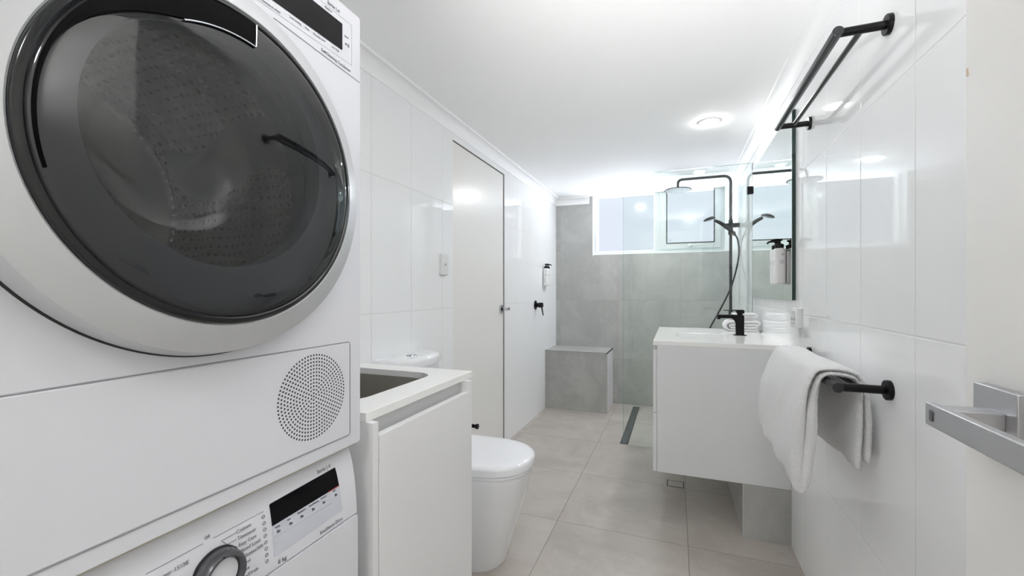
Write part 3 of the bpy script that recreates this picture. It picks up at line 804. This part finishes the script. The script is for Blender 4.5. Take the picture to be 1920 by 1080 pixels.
# folded towels on the vanity
def folded(name, label, x0, x1, y0, y1, z0, layers, t, seed, grp):
    pts = []; dz = t*1.04; r = dz/2
    if layers == 4:
        zr = [z0+t/2+k*dz for k in range(4)]; xa, xb = x0+t/2, x1-t/2
        row = lambda a, b, z, n=7: [(a+(b-a)*i/(n-1), z) for i in range(n)]
        pts = row(xb-0.012, xa+0.030, zr[1])+[(xa+0.021, (zr[1]+zr[2])/2)]+row(xa+0.030, xb-0.006, zr[2])+[(xb+r*0.9-0.004, (zr[2]+zr[3])/2)]+row(xb-0.010, xa+0.028, zr[3])
        pts += [(xa+0.010, zr[3]-0.006), (xa, (zr[0]+zr[3])/2), (xa+0.010, zr[0]+0.006)]+row(xa+0.028, xb, zr[0]); layers = 0
    for k in range(layers):
        z = z0+t/2+k*dz; xa, xb = x0+t/2+0.004*((k*37+seed) % 3), x1-t/2-0.006*((k*53+seed) % 3)
        row = [(xa+(xb-xa)*i/6, z) for i in range(7)]
        if k % 2 == 0: row.reverse()
        if k:
            side = -1 if (k % 2 == 1) else 1
            cx = (xa if side < 0 else xb); pts.append((cx+side*r*0.9, z-dz/2))
        pts += row
    def disp(v, u, s, sgn):
        n = noise.noise(Vector((v.x*14+seed, v.y*9, v.z*20)))
        return Vector((v.x+0.003*n, v.y+0.004*noise.noise(Vector((v.x*9, v.z*40, seed))), v.z+0.0022*n*min(1, (v.z-z0)/0.02)))
    bm = bmesh.new(); ribbon(bm, smooth_path(pts, 0.005), t*0.98, y0, y1, 26, disp, t*0.5)
    o = mk(name, bm, M['towel'], angle=180, sub=1); o.modifiers.new('terry', 'DISPLACE').texture = tx; o.modifiers['terry'].strength = 0.0016
    tag(o, label, 'towel', grp); return o
folded('hand_towel', 'thick white hand towel folded in layers on the vanity top, beneath the smaller one', 0.283, 0.480, 2.955, 3.120, 0.9115, 4, 0.0165, 2, 'folded towels on the vanity')
folded('face_washer', 'small white face washer folded on top of the hand towel on the vanity', 0.318, 0.464, 2.975, 3.100, 0.9815, 3, 0.0135, 5, 'folded towels on the vanity')

# ---------------------------------------------------------------- towel rails
def rail(label, z, grp):
    ya, yb = 1.317, 1.985
    t = thing('towel_rail', label, 'towel rail', (RX, (ya+yb)/2, z), grp)
    for y in (ya, yb):
        bm = bmesh.new(); lathe(bm, [(0, 0), (0.0245, 0), (0.0245, 0.009), (0.0235, 0.010), (0, 0.010)], (RX, y, z), (-1, 0, 0), 36); f = mk('wall_flange', bm, M['black'], t)
        bm = bmesh.new(); cyl(bm, (RX-0.008, y, z), (0.384, y, z), 0.0105); mk('arm', bm, M['black'], t)
    bm = bmesh.new(); cyl(bm, (0.383, ya-0.013, z), (0.383, yb+0.013, z), 0.0125, 32); mk('front_bar', bm, M['black_bar'], t, 0.0006)
    bm = bmesh.new(); cyl(bm, (0.436, ya, z), (0.436, yb, z), 0.0075, 24); mk('rear_bar', bm, M['black_bar'], t)
    return t
rail('empty black double towel rail high on the right wall', 1.818, 'black double towel rails')
rail('black double towel rail low on the right wall, white towel draped over it', 0.918, 'black double towel rails')

# ---------------------------------------------------------------- laundry sink unit
CX, CY0, CY1 = -0.620, 0.748, 1.265
HO = (-1.10, -0.712, 0.812, 1.186)
ct = bmesh.new(); plate_with_hole(ct, [(LX, CY0), (CX, CY0), (CX, CY1), (LX, CY1)], rrect(*HO, 0.062, 8), 0.8805, 0.9005)
o = mk('laundry_benchtop', ct, M['quartz'], smooth=False, bevel=0.0012); tag(o, 'pale stone benchtop with a rounded sink cut-out beside the washer stack', 'benchtop')
sk = thing('laundry_sink', 'stainless steel undermount sink bowl in the small laundry benchtop', 'sink', (-0.9, 1.0, 0.70))
bm = bmesh.new(); open_bowl(bm, HO[0]-0.004, HO[1]+0.004, HO[2]-0.004, HO[3]+0.004, 0.066, 0.8800, 0.19, 0.012, 0.004); mk('bowl', bm, M['steel'], sk)
bm = bmesh.new(); lathe(bm, [(0.0, 0.003), (0.03, 0.003), (0.042, 0.0)], (-0.9, 1.0, 0.69), (0, 0, 1), 32); mk('waste', bm, M['chrome'], sk)
lc = thing('laundry_cabinet', 'white handleless cabinet under the laundry benchtop with recessed finger pull', 'cabinet', (-0.9, 0.98, 0))
cb = (0.735+0.013, 1.222)
bm = bmesh.new()
box(bm, LX, -0.602, cb[0], cb[0]+0.018, 0.0, 0.880); box(bm, LX, -0.602, cb[1]-0.018, cb[1], 0.0, 0.880); box(bm, LX, -0.64, cb[0]+0.018, cb[1]-0.018, 0.0, 0.10)
box(bm, LX, LX+0.018, cb[0]+0.018, cb[1]-0.018, 0.1, 0.880); box(bm, LX+0.018, -0.625, cb[0]+0.018, cb[1]-0.018, 0.10, 0.118)
mk('carcass', bm, M['cabinet'], lc, 0.0006, smooth=False)
bm = bmesh.new(); box(bm, -0.640, -0.634, cb[0]+0.018, cb[1]-0.018, 0.80, 0.880); box(bm, -0.634, -0.603, cb[0]+0.018, cb[1]-0.018, 0.80, 0.806); mk('finger_pull', bm, M['cabinet_core'], lc, smooth=False)
bm = bmesh.new(); box(bm, -0.620, -0.601, cb[0]+0.0205, cb[1]-0.0195, 0.085, 0.848); mk('door', bm, M['cabinet'], lc, 0.001)
# black toilet roll holder on the far side of that cabinet; only its end shows past the edge
tr = thing('toilet_roll_holder', 'small black toilet roll holder tip poking past the laundry cabinet side', 'toilet roll holder', (-0.68, 1.222, 0.72))
bm = bmesh.new(); box(bm, -0.70, -0.66, 1.2215, 1.228, 0.70, 0.74); mk('mount_plate', bm, M['black'], tr, 0.001)
bm = bmesh.new(); tube(bm, fillet([(-0.68, 1.226, 0.72), (-0.68, 1.268, 0.72), (-0.606, 1.268, 0.72)], 0.012, 6), 0.006, 14); mk('arm', bm, M['black'], tr)
bm = bmesh.new(); cyl(bm, (-0.608, 1.268, 0.72), (-0.602, 1.268, 0.72), 0.0085); mk('end_cap', bm, M['black'], tr)

# ---------------------------------------------------------------- toilet
TY = 1.725
def dshape(xb, xf, w, n=40, p=2.3):
    """D-shaped plan: straight back at xb, superellipse nose reaching xf"""
    xm = max(xf-max(w*1.15, 0.02), xb+0.03); pts = [(xb, -w), ]
    pts = [(xb, -w)]
    for k in range(n+1):
        a = -PI/2+PI*k/n
        ca, sa = abs(math.cos(a))**(2/p), abs(math.sin(a))**(2/p)*(1 if math.sin(a) >= 0 else -1)
        pts.append((xm+(xf-xm)*ca, w*sa))
    pts.append((xb, w)); return pts
to = thing('toilet', 'white back-to-wall toilet with closed lid between laundry cabinet and flush door', 'toilet', (-0.9, TY, 0))
bm = bmesh.new(); loops = []
for z, xf, w in ((0.0, -0.690, 0.134), (0.012, -0.684, 0.138), (0.05, -0.676, 0.142), (0.12, -0.655, 0.149), (0.20, -0.627, 0.158), (0.28, -0.604, 0.168), (0.34, -0.592, 0.175), (0.385, -0.580, 0.180), (0.403, -0.578, 0.1805), (0.408, -0.582, 0.177)):
    loops.append([Vector((a, TY+b, z)) for a, b in dshape(LX+0.004, xf, w)])
rings(bm, loops); mk('pan', bm, M['ceramic'], to, angle=50)
bm = bmesh.new(); loops = []
for z, i in ((0.4085, 0.004), (0.410, 0.001), (0.4195, 0.001), (0.421, 0.003)):
    loops.append([Vector((a, TY+b, z)) for a, b in dshape(-1.035, -0.569-i, 0.186-i)])
rings(bm, loops); mk('seat_ring', bm, M['ceramic_soft'], to, angle=50)
bm = bmesh.new(); loops = []
for z, i in ((0.4225, 0.004), (0.424, 0.0), (0.446, 0.0), (0.453, 0.003), (0.458, 0.010), (0.4605, 0.024), (0.4615, 0.06)):
    loops.append([Vector((a, TY+b, z)) for a, b in dshape(-1.040+i*0.5, -0.566-i, 0.188-i)])
rings(bm, loops); mk('lid', bm, M['ceramic_soft'], to, angle=40)
bm = bmesh.new(); loops = []
for z, i in ((0.40, 0.012), (0.50, 0.010), (0.70, 0.004), (0.818, 0.004), (0.820, 0.008)):
    loops.append([Vector((a, TY-0.03+b, z)) for a, b in dshape(LX+0.004, -1.058-i, 0.178-i, p=3.0)])
rings(bm, loops); mk('cistern', bm, M['ceramic'], to, angle=50)
bm = bmesh.new(); loops = []
for z, i in ((0.8215, 0.006), (0.824, 0.001), (0.848, 0.0), (0.858, 0.004), (0.863, 0.012), (0.866, 0.035)):
    loops.append([Vector((a, TY-0.03+b, z)) for a, b in dshape(LX+0.004, -1.048-i, 0.186-i, p=3.0)])
rings(bm, loops); li = mk('cistern_lid', bm, M['ceramic'], to, angle=40)
bm = bmesh.new(); lathe(bm, [(0.0, 0.0065), (0.017, 0.0065), (0.0185, 0.005), (0.019, 0.004), (0.0225, 0.004), (0.024, -0.001)], (-1.128, TY-0.055, 0.866), (0, 0, 1), 36); mk('flush_button', bm, M['chrome'], li)

# ---------------------------------------------------------------- dryer
AX = -0.600; AY0, AY1 = 0.110, 0.706; AZ0, AZ1 = 0.8575, 1.716
DCY, DCZ = 0.407, 1.331
dy = thing('tumble_dryer', 'white tumble dryer with large dark round door, stacked on the washing machine', 'dryer', (-0.9, 0.408, AZ0))
# front panel with round door opening
def front_plate(bm, y0, y1, z0, z1, cy, cz, r, x0, x1, n=96, rc=0.006):
    outer = rrect(y0, y1, z0, z1, rc, 4); inner = [(cy+r*math.cos(2*PI*k/n), cz+r*math.sin(2*PI*k/n)) for k in range(n)]
    tmp = bmesh.new(); plate_with_hole(tmp, outer, inner, x0, x1)
    me = bpy.data.meshes.new('t'); tmp.to_mesh(me); tmp.free()
    k0 = len(bm.verts); bm.from_mesh(me); bm.verts.ensure_lookup_table()
    for v in bm.verts[k0:]: v.co = Vector((v.co.z, v.co.x, v.co.y))
    bpy.data.meshes.remove(me)
bm = bmesh.new(); front_plate(bm, AY0, AY1, AZ0, AZ1, DCY, DCZ, 0.235, AX-0.03, AX); mk('front_panel', bm, M['appliance'], dy, 0.004, angle=30)
bm = bmesh.new()
box(bm, LX+0.02, AX-0.03, AY0+0.002, AY0+0.008, AZ0, AZ1-0.001); box(bm, LX+0.02, AX-0.03, AY1-0.008, AY1-0.002, AZ0, AZ1-0.001)
box(bm, LX+0.02, AX-0.03, AY0+0.008, AY1-0.008, AZ1-0.02, AZ1-0.001); box(bm, LX+0.02, AX-0.03, AY0+0.008, AY1-0.008, AZ0, AZ0+0.01); box(bm, LX+0.02, LX+0.026, AY0+0.008, AY1-0.008, AZ0+0.01, AZ1-0.02)
mk('casing', bm, M['appliance_side'], dy, 0.001, smooth=False)
# groove, outer ring, bezel, glass
C = (AX, DCY, DCZ)
bm = bmesh.new(); lathe(bm, [(0.236, 0.0004), (0.2575, 0.0008), (0.2575, 0.0)], C, (1, 0, 0), 128); mk('door_shadow_gap', bm, M['seam_dark'], dy)
bm = bmesh.new(); lathe(bm, [(0.2535, 0.002), (0.2555, 0.004), (0.2515, 0.030), (0.2500, 0.0335), (0.2470, 0.0350), (0.2300, 0.0430), (0.2145, 0.0490), (0.2125, 0.0480), (0.2125, 0.002)], C, (1, 0, 0), 128)
ring = mk('door_ring', bm, M['ring'], dy, angle=25)
bm = bmesh.new(); lathe(bm, [(0.2122, 0.010), (0.2122, 0.0500), (0.2100, 0.0530), (0.2045, 0.0545), (0.2025, 0.0530), (0.2025, 0.01)], C, (1, 0, 0), 128); mk('door_bezel', bm, M['bezel'], dy, angle=40)
prof = [(0.2026, 0.0500), (0.2015, 0.0535)] + [(0.2*math.cos(a), 0.0540+0.011*math.sin(a)) for a in [math.radians(x) for x in (8, 16, 24, 32, 42, 52, 62, 72, 81)]] + [(0.0, 0.0650)]
bm = bmesh.new(); lathe(bm, prof, C, (1, 0, 0), 128); mk('door_glass', bm, M['door_glass'], dy, angle=60)
# opaque surround behind the glass, window bowl, gasket, drum
WCZ = DCZ+0.022; WR = 0.158
def annulus_offset(bm, ro, ri, dz, h0, h1, n=96):
    lo = [Vector((AX+h0, DCY+ro*math.cos(2*PI*k/n), DCZ+ro*math.sin(2*PI*k/n))) for k in range(n)]
    li = [Vector((AX+h1, DCY+ri*math.cos(2*PI*k/n), DCZ+dz+ri*math.sin(2*PI*k/n))) for k in range(n)]
    lj = [v+Vector((-0.030, 0, 0)) for v in li]
    rings(bm, [lo, li, lj], False, False)
bm = bmesh.new(); annulus_offset(bm, 0.2024, WR, 0.022, 0.030, 0.034); mk('door_inner_frame', bm, M['inner_frame'], dy, angle=40)
bm = bmesh.new(); lathe(bm, [(WR, 0.012), (WR-0.006, -0.010), (0.142, -0.045), (0.128, -0.078), (0.110, -0.098), (0.080, -0.108), (0.04, -0.113), (0, -0.114)], (AX, DCY, WCZ), (1, 0, 0), 96); mk('glass_bowl', bm, M['bowl_glass'], dy, angle=60)
bm = bmesh.new(); lathe(bm, [(WR+0.002, -0.001), (0.205, -0.010), (0.232, -0.020), (0.235, -0.040), (0.212, -0.050), (0.210, -0.085), (0.255, -0.090)], (AX, DCY, DCZ+0.01), (1, 0, 0), 96); mk('door_gasket', bm, M['inner_frame'], dy, angle=40)
prof = [(0.255, -0.088)]
for k in range(1, 24):
    x = -0.088-k*0.0185; prof.append((0.262+0.004*math.sin(k*1.1), x))
prof += [(0.255, -0.52)]
bm = bmesh.new(); lathe(bm, prof, (AX, DCY, DCZ), (1, 0, 0), 96)
dru = mk('drum', bm, M['drum'], dy, angle=50)
bm = bmesh.new(); lathe(bm, [(0.255, -0.52), (0.16, -0.535), (0.15, -0.525), (0.06, -0.525), (0.05, -0.535), (0, -0.535)], (AX, DCY, DCZ), (1, 0, 0), 64); mk('drum_back', bm, M['drum_back'], dru, angle=40)
for ang in (25, 145, 265):
    a = math.radians(ang); bm = bmesh.new(); loops = []
    for k in range(13):
        x = AX-0.10-k*0.032; hgt = 0.060*math.sin(PI*min(1, max(0.06, k/12)))**0.5; tw_ = a+0.10*math.sin(k/12*PI*2)
        L = []
        for q in range(9):
            s = -1+2*q/8; w = 0.20*s; rr_ = 0.262-hgt*max(0, math.cos(s*PI/2))**0.7
            L.append(Vector((x, DCY+rr_*math.cos(tw_+w), DCZ+rr_*math.sin(tw_+w))))
        loops.append(L)
    rings(bm, loops, False, False, closed=False); mk('drum_paddle', bm, M['drum_back'], dru, angle=60)
# recessed grip moulded in the upper part of the door
bm = bmesh.new(); loops = []
for k in range(41):
    a = math.radians(84+ (196-84)*k/40); s = k/40
    q_ = max(0.0, min(1.0, (s-0.22)/0.5)); ro, ri = 0.1995, 0.1995-0.028*(1-q_*q_*(3-2*q_))-0.0055*(1-s)-0.0005
    L = []
    for r_, h in ((ro, 0.0555), (ro, 0.0605-0.002), ((ro+ri)/2, 0.0620), (ri, 0.0625), (ri, 0.058)):
        L.append(Vector((AX+h-(0.003 if False else 0), DCY+r_*math.cos(a), DCZ+r_*math.sin(a))))
    loops.append(L)
rings(bm, loops); mk('door_grip', bm, M['grip_black'], dy, angle=30)
bm = bmesh.new()
tube(bm, [(AX+0.0628, DCY+0.1665*math.cos(math.radians(84+k*2.5)), DCZ+0.1665*math.sin(math.radians(84+k*2.5))) for k in range(14)], 0.0011, 8)
tube(bm, [(AX+0.0600+0.003*k/5, DCY+(0.199-0.0065*k)*math.cos(math.radians(84)), DCZ+(0.199-0.0065*k)*math.sin(math.radians(84))) for k in range(6)], 0.0012, 8)
mk('grip_edge', bm, M['chrome'], dy)
# fine lines of the fascia and the service panel
bm = bmesh.new()
tube(bm, [(AX+0.0002, 0.505, 1.5985), (AX+0.0002, 0.704, 1.5855)], 0.0008, 6); mk('fascia_seam', bm, M['seam'], dy)
bm = bmesh.new()
tube(bm, fillet([(AX+0.0002, AY0+0.01, 1.0625), (AX+0.0002, 0.6765, 1.0625), (AX+0.0002, 0.6765, 0.8795), (AX+0.0002, AY0+0.01, 0.8795)], 0.006, 5), 0.0010, 6); mk('service_panel_seam', bm, M['seam'], dy)
bm = bmesh.new(); box(bm, AX-0.001, AX+0.0012, AY0+0.01, 0.675, 0.881, 1.061); panel_o = mk('service_panel', bm, M['appliance'], dy, 0.0011)
# round vent of concentric holes
VCY, VCZ = 0.585, 0.9755
bm = bmesh.new()
for rg in range(0, 13):
    rr_ = 0.0061*rg; nn = 1 if rg == 0 else 6*rg
    for k in range(nn):
        a = 2*PI*k/nn+(rg % 2)*PI/nn; yy, zz = VCY+rr_*math.cos(a), VCZ+rr_*math.sin(a)
        vs = [bm.verts.new((AX+0.0014, yy+0.00185*math.cos(2*PI*q/12), zz+0.00185*math.sin(2*PI*q/12))) for q in range(12)]; bm.faces.new(vs)
ob = mk('vent_grille', bm, M['vent_hole'], panel_o, smooth=False)
if ob.data.polygons[0].normal.x < 0: ob.data.flip_normals()
# display and printing
def dmap(y, z, s=1.0, x=None): return lambda u, v, w: ((AX+0.0007 if x is None else x)+w, y+u, z+v)
bm = bmesh.new(); prism(bm, rrect(0.470, 0.6555, 1.6255, 1.6765, 0.002, 3), AX-0.001, AX+0.0008, lambda a, b, h: (h, a, b)); disp_o = mk('display', bm, M['black_gloss'], dy, 0)
bm = bmesh.new()
for a in ((0.474, 0.682, 1.6090, 1.6094), (0.6816, 0.6820, 1.6090, 1.6885), (0.500, 0.682, 1.6881, 1.6885)): box(bm, AX, AX+0.0004, *a)
mk('fascia_outline', bm, M['print_light'], dy, smooth=False)
for nm, body, sz, y, z in (('lettering', 'SelfCleaning Condenser', 0.0078, 0.603, 1.5975), ('lettering', 'Less Ironing', 0.0048, 0.535, 1.6175), ('lettering', 'Time', 0.0048, 0.566, 1.6175),
                           ('lettering', 'Dryness Level', 0.0048, 0.585, 1.6175), ('lettering', 'Low Heat', 0.0048, 0.628, 1.6175), ('lettering', 'Ready in', 0.0050, 0.612, 1.6815),
                           ('lettering', 'Serie | 4', 0.0090, 0.618, 1.6925), ('lettering', 'Remove to empty', 0.0046, 0.484, 1.6125), ('lettering', 'Start', 0.0050, 0.6620, 1.6560)):
    text_part(nm, body, sz, M['print'], dy, (lambda u, v, w, y=y, z=z: (AX+0.0007+w, y+u, z+v-(0.055*u if z < 1.6 else 0))))
bm = bmesh.new()
vs = [bm.verts.new(p) for p in ((AX+0.0006, 0.6640, 1.6400), (AX+0.0006, 0.6690, 1.6430), (AX+0.0006, 0.6640, 1.6460))]; bm.faces.new(vs)
box(bm, AX, AX+0.0006, 0.6705, 0.6715, 1.6400, 1.6460); box(bm, AX, AX+0.0006, 0.6730, 0.6740, 1.6400, 1.6460)
mk('start_symbol', bm, M['print_dark'], dy, smooth=False)

# stacking kit strip between the machines
bm = bmesh.new(); box(bm, LX+0.04, -0.6075, AY0+0.004, AY1-0.006, 0.8515, 0.8565); o = mk('stacking_kit', bm, M['stacking'], None, 0.0008)
tag(o, 'thin beige stacking strip between dryer and washing machine', 'stacking kit')

# ---------------------------------------------------------------- washing machine
WY0, WY1 = 0.112, 0.700
prof_w = [(-0.6290, 0.8500), (-0.6235, 0.8440), (-0.6180, 0.8300), (-0.6125, 0.8100), (-0.6080, 0.7850), (-0.6045, 0.7550), (-0.6022, 0.7250), (-0.6008, 0.6950), (-0.6000, 0.6600)]
def wx(z):
    pts = sorted(prof_w, key=lambda p: p[1])
    if z <= pts[0][1]: return pts[0][0]
    for a, b in zip(pts, pts[1:]):
        if z <= b[1]:
            s = (z-a[1])/(b[1]-a[1]); return a[0]+(b[0]-a[0])*s
    return pts[-1][0]
wm = thing('washing_machine', 'white front-loading washing machine with curved control panel beneath the dryer', 'washing machine', (-0.9, 0.408, 0))
bm = bmesh.new(); box(bm, LX+0.03, -0.640, WY0, WY1, 0.012, 0.8515); mk('casing', bm, M['appliance_side'], wm, 0.003)
def wpanel(z0, z1, x_back, mat, name):
    zs = [z0] + [p[1] for p in sorted(prof_w, key=lambda p: p[1]) if z0 < p[1] < z1] + [z1]
    # denser sampling for a smooth curve
    zz = []
    for a, b in zip(zs, zs[1:]): zz += [a+(b-a)*k/3 for k in range(3)]
    zz.append(z1)
    bm = bmesh.new(); rings(bm, [[Vector((wx(z), y, z)) for z in zz]+[Vector((x_back, y, z1)), Vector((x_back, y, z0))] for y in (WY0, WY1)])
    return mk(name, bm, mat, wm, 0.0015, angle=30)
wpanel(0.7145, 0.8500, -0.640, M['appliance'], 'control_panel')
bm = bmesh.new(); front_plate(bm, WY0, WY1, 0.10, 0.7125, 0.406, 0.43, 0.165, -0.640, -0.600); mk('front_panel', bm, M['appliance'], wm, 0.0025, angle=30)
bm = bmesh.new(); lathe(bm, [(0.175, 0.0), (0.185, 0.002), (0.185, 0.020), (0.165, 0.030), (0.160, 0.028)], (-0.600, 0.406, 0.43), (1, 0, 0), 64); mk('door_ring', bm, M['ring'], wm)
bm = bmesh.new(); lathe(bm, [(0.160, 0.026), (0.12, 0.034), (0.0, 0.040)], (-0.600, 0.406, 0.43), (1, 0, 0), 64); mk('door_glass', bm, M['black_gloss'], wm)
bm = bmesh.new(); box(bm, -0.638, -0.606, WY0+0.004, WY1-0.004, 0.0, 0.098); mk('plinth', bm, M['appliance'], wm, 0.002)
def curved(name, mat, poly, parent, lift=0.0008, base=-0.0004):
    """thin plate laid on the curved fascia: poly given in (y, z)"""
    bm = bmesh.new(); vs = [bm.verts.new((0, a, b)) for a, b in poly]; f = bm.faces.new(vs)
    for k in range(1, 7):
        zmin = min(p[1] for p in poly); zmax = max(p[1] for p in poly); z = zmin+(zmax-zmin)*k/7
        bmesh.ops.bisect_plane(bm, geom=bm.verts[:]+bm.edges[:]+bm.faces[:], plane_co=(0, 0, z), plane_no=(0, 0, 1))
    r = bmesh.ops.extrude_face_region(bm, geom=bm.faces[:]); new = [g for g in r['geom'] if isinstance(g, bmesh.types.BMVert)]
    ids = set(new)
    for v in bm.verts: v.co.x = wx(v.co.z)+(lift if v in ids else base)
    return mk(name, bm, mat, parent, smooth=False)
curved('display', M['black_gloss'], [(0.5085, 0.7835), (0.5085, 0.8155), (0.5105, 0.8175), (0.6530, 0.8215), (0.6560, 0.7865)], wm)
curved('display_lower', M['display_lower'], [(0.5085, 0.7345), (0.5085, 0.7832), (0.6560, 0.7862), (0.6600, 0.7385)], wm)
curved('red_line', M['red'], [(0.628, 0.7855), (0.628, 0.7870), (0.656, 0.7877), (0.656, 0.7862)], wm, lift=0.0011)
def wmap(y, z): return lambda u, v, w: (wx(z+v)+0.0011+w, y+u, z+v)
for body, sz, y, z, m_ in (('Serie | 4', 0.0098, 0.610, 0.8255, 'print'), ('EcoSilence Drive', 0.0082, 0.6020, 0.7215, 'print'), ('8 kg', 0.0098, 0.5140, 0.7200, 'print'),
                           ('Off', 0.0060, 0.4060, 0.8155, 'print')):
    text_part('lettering', body, sz, M[m_], wm, wmap(y, z), thick=0.0003)
for k, (b1, y) in enumerate((('Temp.', 0.5120), ('Spin', 0.5360), ('Finished in', 0.5570), ('SpeedPerfect', 0.5820), ('Prewash', 0.6090), ('Start', 0.6380))):
    text_part('lettering', b1, 0.0042, M['print_dark'], wm, wmap(y, 0.7775+0.0008*k), thick=0.0003)
bm = bmesh.new()
for k, y in enumerate((0.516, 0.540, 0.563, 0.588, 0.613, 0.643)):
    z = 0.7685+0.0006*k; x = wx(z)+0.0008
    for q in range(3): box(bm, x, x+0.0004, y+q*0.0022, y+q*0.0022+0.0012, z, z+0.0050-0.001*q)
mk('button_symbols', bm, M['print_dark'], wm, smooth=False)
bm = bmesh.new()
x = wx(0.764)+0.0008; box(bm, x, x+0.0003, 0.510, 0.632, 0.7636, 0.7640); mk('button_underline', bm, M['print_light'], wm, smooth=False)
progs = ['Cottons', 'Timesaver', 'Easy Care', 'Mixed Load', 'Delicates/Silk', 'Wool', 'Rinse', 'Spin/Drain']
for k, b1 in enumerate(progs):
    text_part('lettering', b1, 0.0072, M['print'], wm, wmap(0.4520-0.0006*abs(k-3), 0.8015-0.0098*k), thick=0.0003)
for k, b1 in enumerate(["Super 15'/30'", 'Wool', 'Mix', 'Eco']):
    text_part('lettering', b1, 0.0072, M['print'], wm, wmap(0.3460, 0.7975-0.0105*k), thick=0.0003)
bm = bmesh.new()
def cl(pts):
    q = []
    for a, b in zip(pts, pts[1:]):
        for s in range(4): q.append((a[0]+(b[0]-a[0])*s/4, a[1]+(b[1]-a[1])*s/4))
    q.append(pts[-1]); tube(bm, [(wx(z)+0.0003, y, z) for y, z in q], 0.0004, 5)
cl([(0.335, 0.8120), (0.404, 0.8120)]); cl([(0.418, 0.8120), (0.497, 0.8120)]); cl([(0.450, 0.8030), (0.428, 0.8030), (0.436, 0.7940), (0.450, 0.7940)])
for k in range(1, 6): cl([(0.450, 0.8035-0.0098*(k+1)), (0.442, 0.8035-0.0098*(k+1)+0.001)])
mk('program_lines', bm, M['print'], wm)
for k in range(8):
    z = 0.8018-0.0098*k; bm = bmesh.new(); y = 0.495; x = wx(z)+0.0006
    lathe(bm, [(0.0020, 0), (0.0020, 0.0003), (0.0029, 0.0003), (0.0029, 0)], (x, y, z+0.003), (1, 0, 0), 10); mk('program_symbol', bm, M['print'], wm)
KY, KZ = 0.4180, 0.7640; kx = wx(KZ)
bm = bmesh.new(); lathe(bm, [(0.0335, -0.004), (0.0335, 0.004), (0.0325, 0.016), (0.0300, 0.020), (0.0265, 0.0205), (0.0245, 0.017), (0.0245, 0.010)], (kx, KY, KZ), (1, 0, 0), 72)
kn = mk('program_knob', bm, M['knob_ring'], wm, angle=35)
bm = bmesh.new(); lathe(bm, [(0.0245, 0.010), (0.0225, 0.0125), (0.0215, 0.0135), (0.0, 0.0145)], (kx, KY, KZ), (1, 0, 0), 56); mk('knob_cap', bm, M['appliance'], kn)
bm = bmesh.new(); lathe(bm, [(0.0, 0.0), (0.0016, 0.0), (0.0016, -0.002)], (kx+0.0208, KY-0.004, KZ+0.0285), (1, 0, 0), 12); mk('pointer_mark', bm, M['black_soft'], kn)
bm = bmesh.new(); lathe(bm, [(0.0338, -0.003), (0.0352, -0.0025), (0.0352, 0.0012), (0.0338, 0.002)], (kx, KY, KZ), (1, 0, 0), 64); mk('knob_base', bm, M['black_soft'], kn)
bm = bmesh.new()
q = fillet([(0, 0.130, 0.8045), (0, 0.3085, 0.8045), (0, 0.3140, 0.7220), (0, 0.130, 0.7220)], 0.008, 5)
tube(bm, [(wx(p.z)+0.0002, p.y, p.z) for p in q], 0.0011, 6); mk('detergent_drawer_outline', bm, M['seam'], wm)
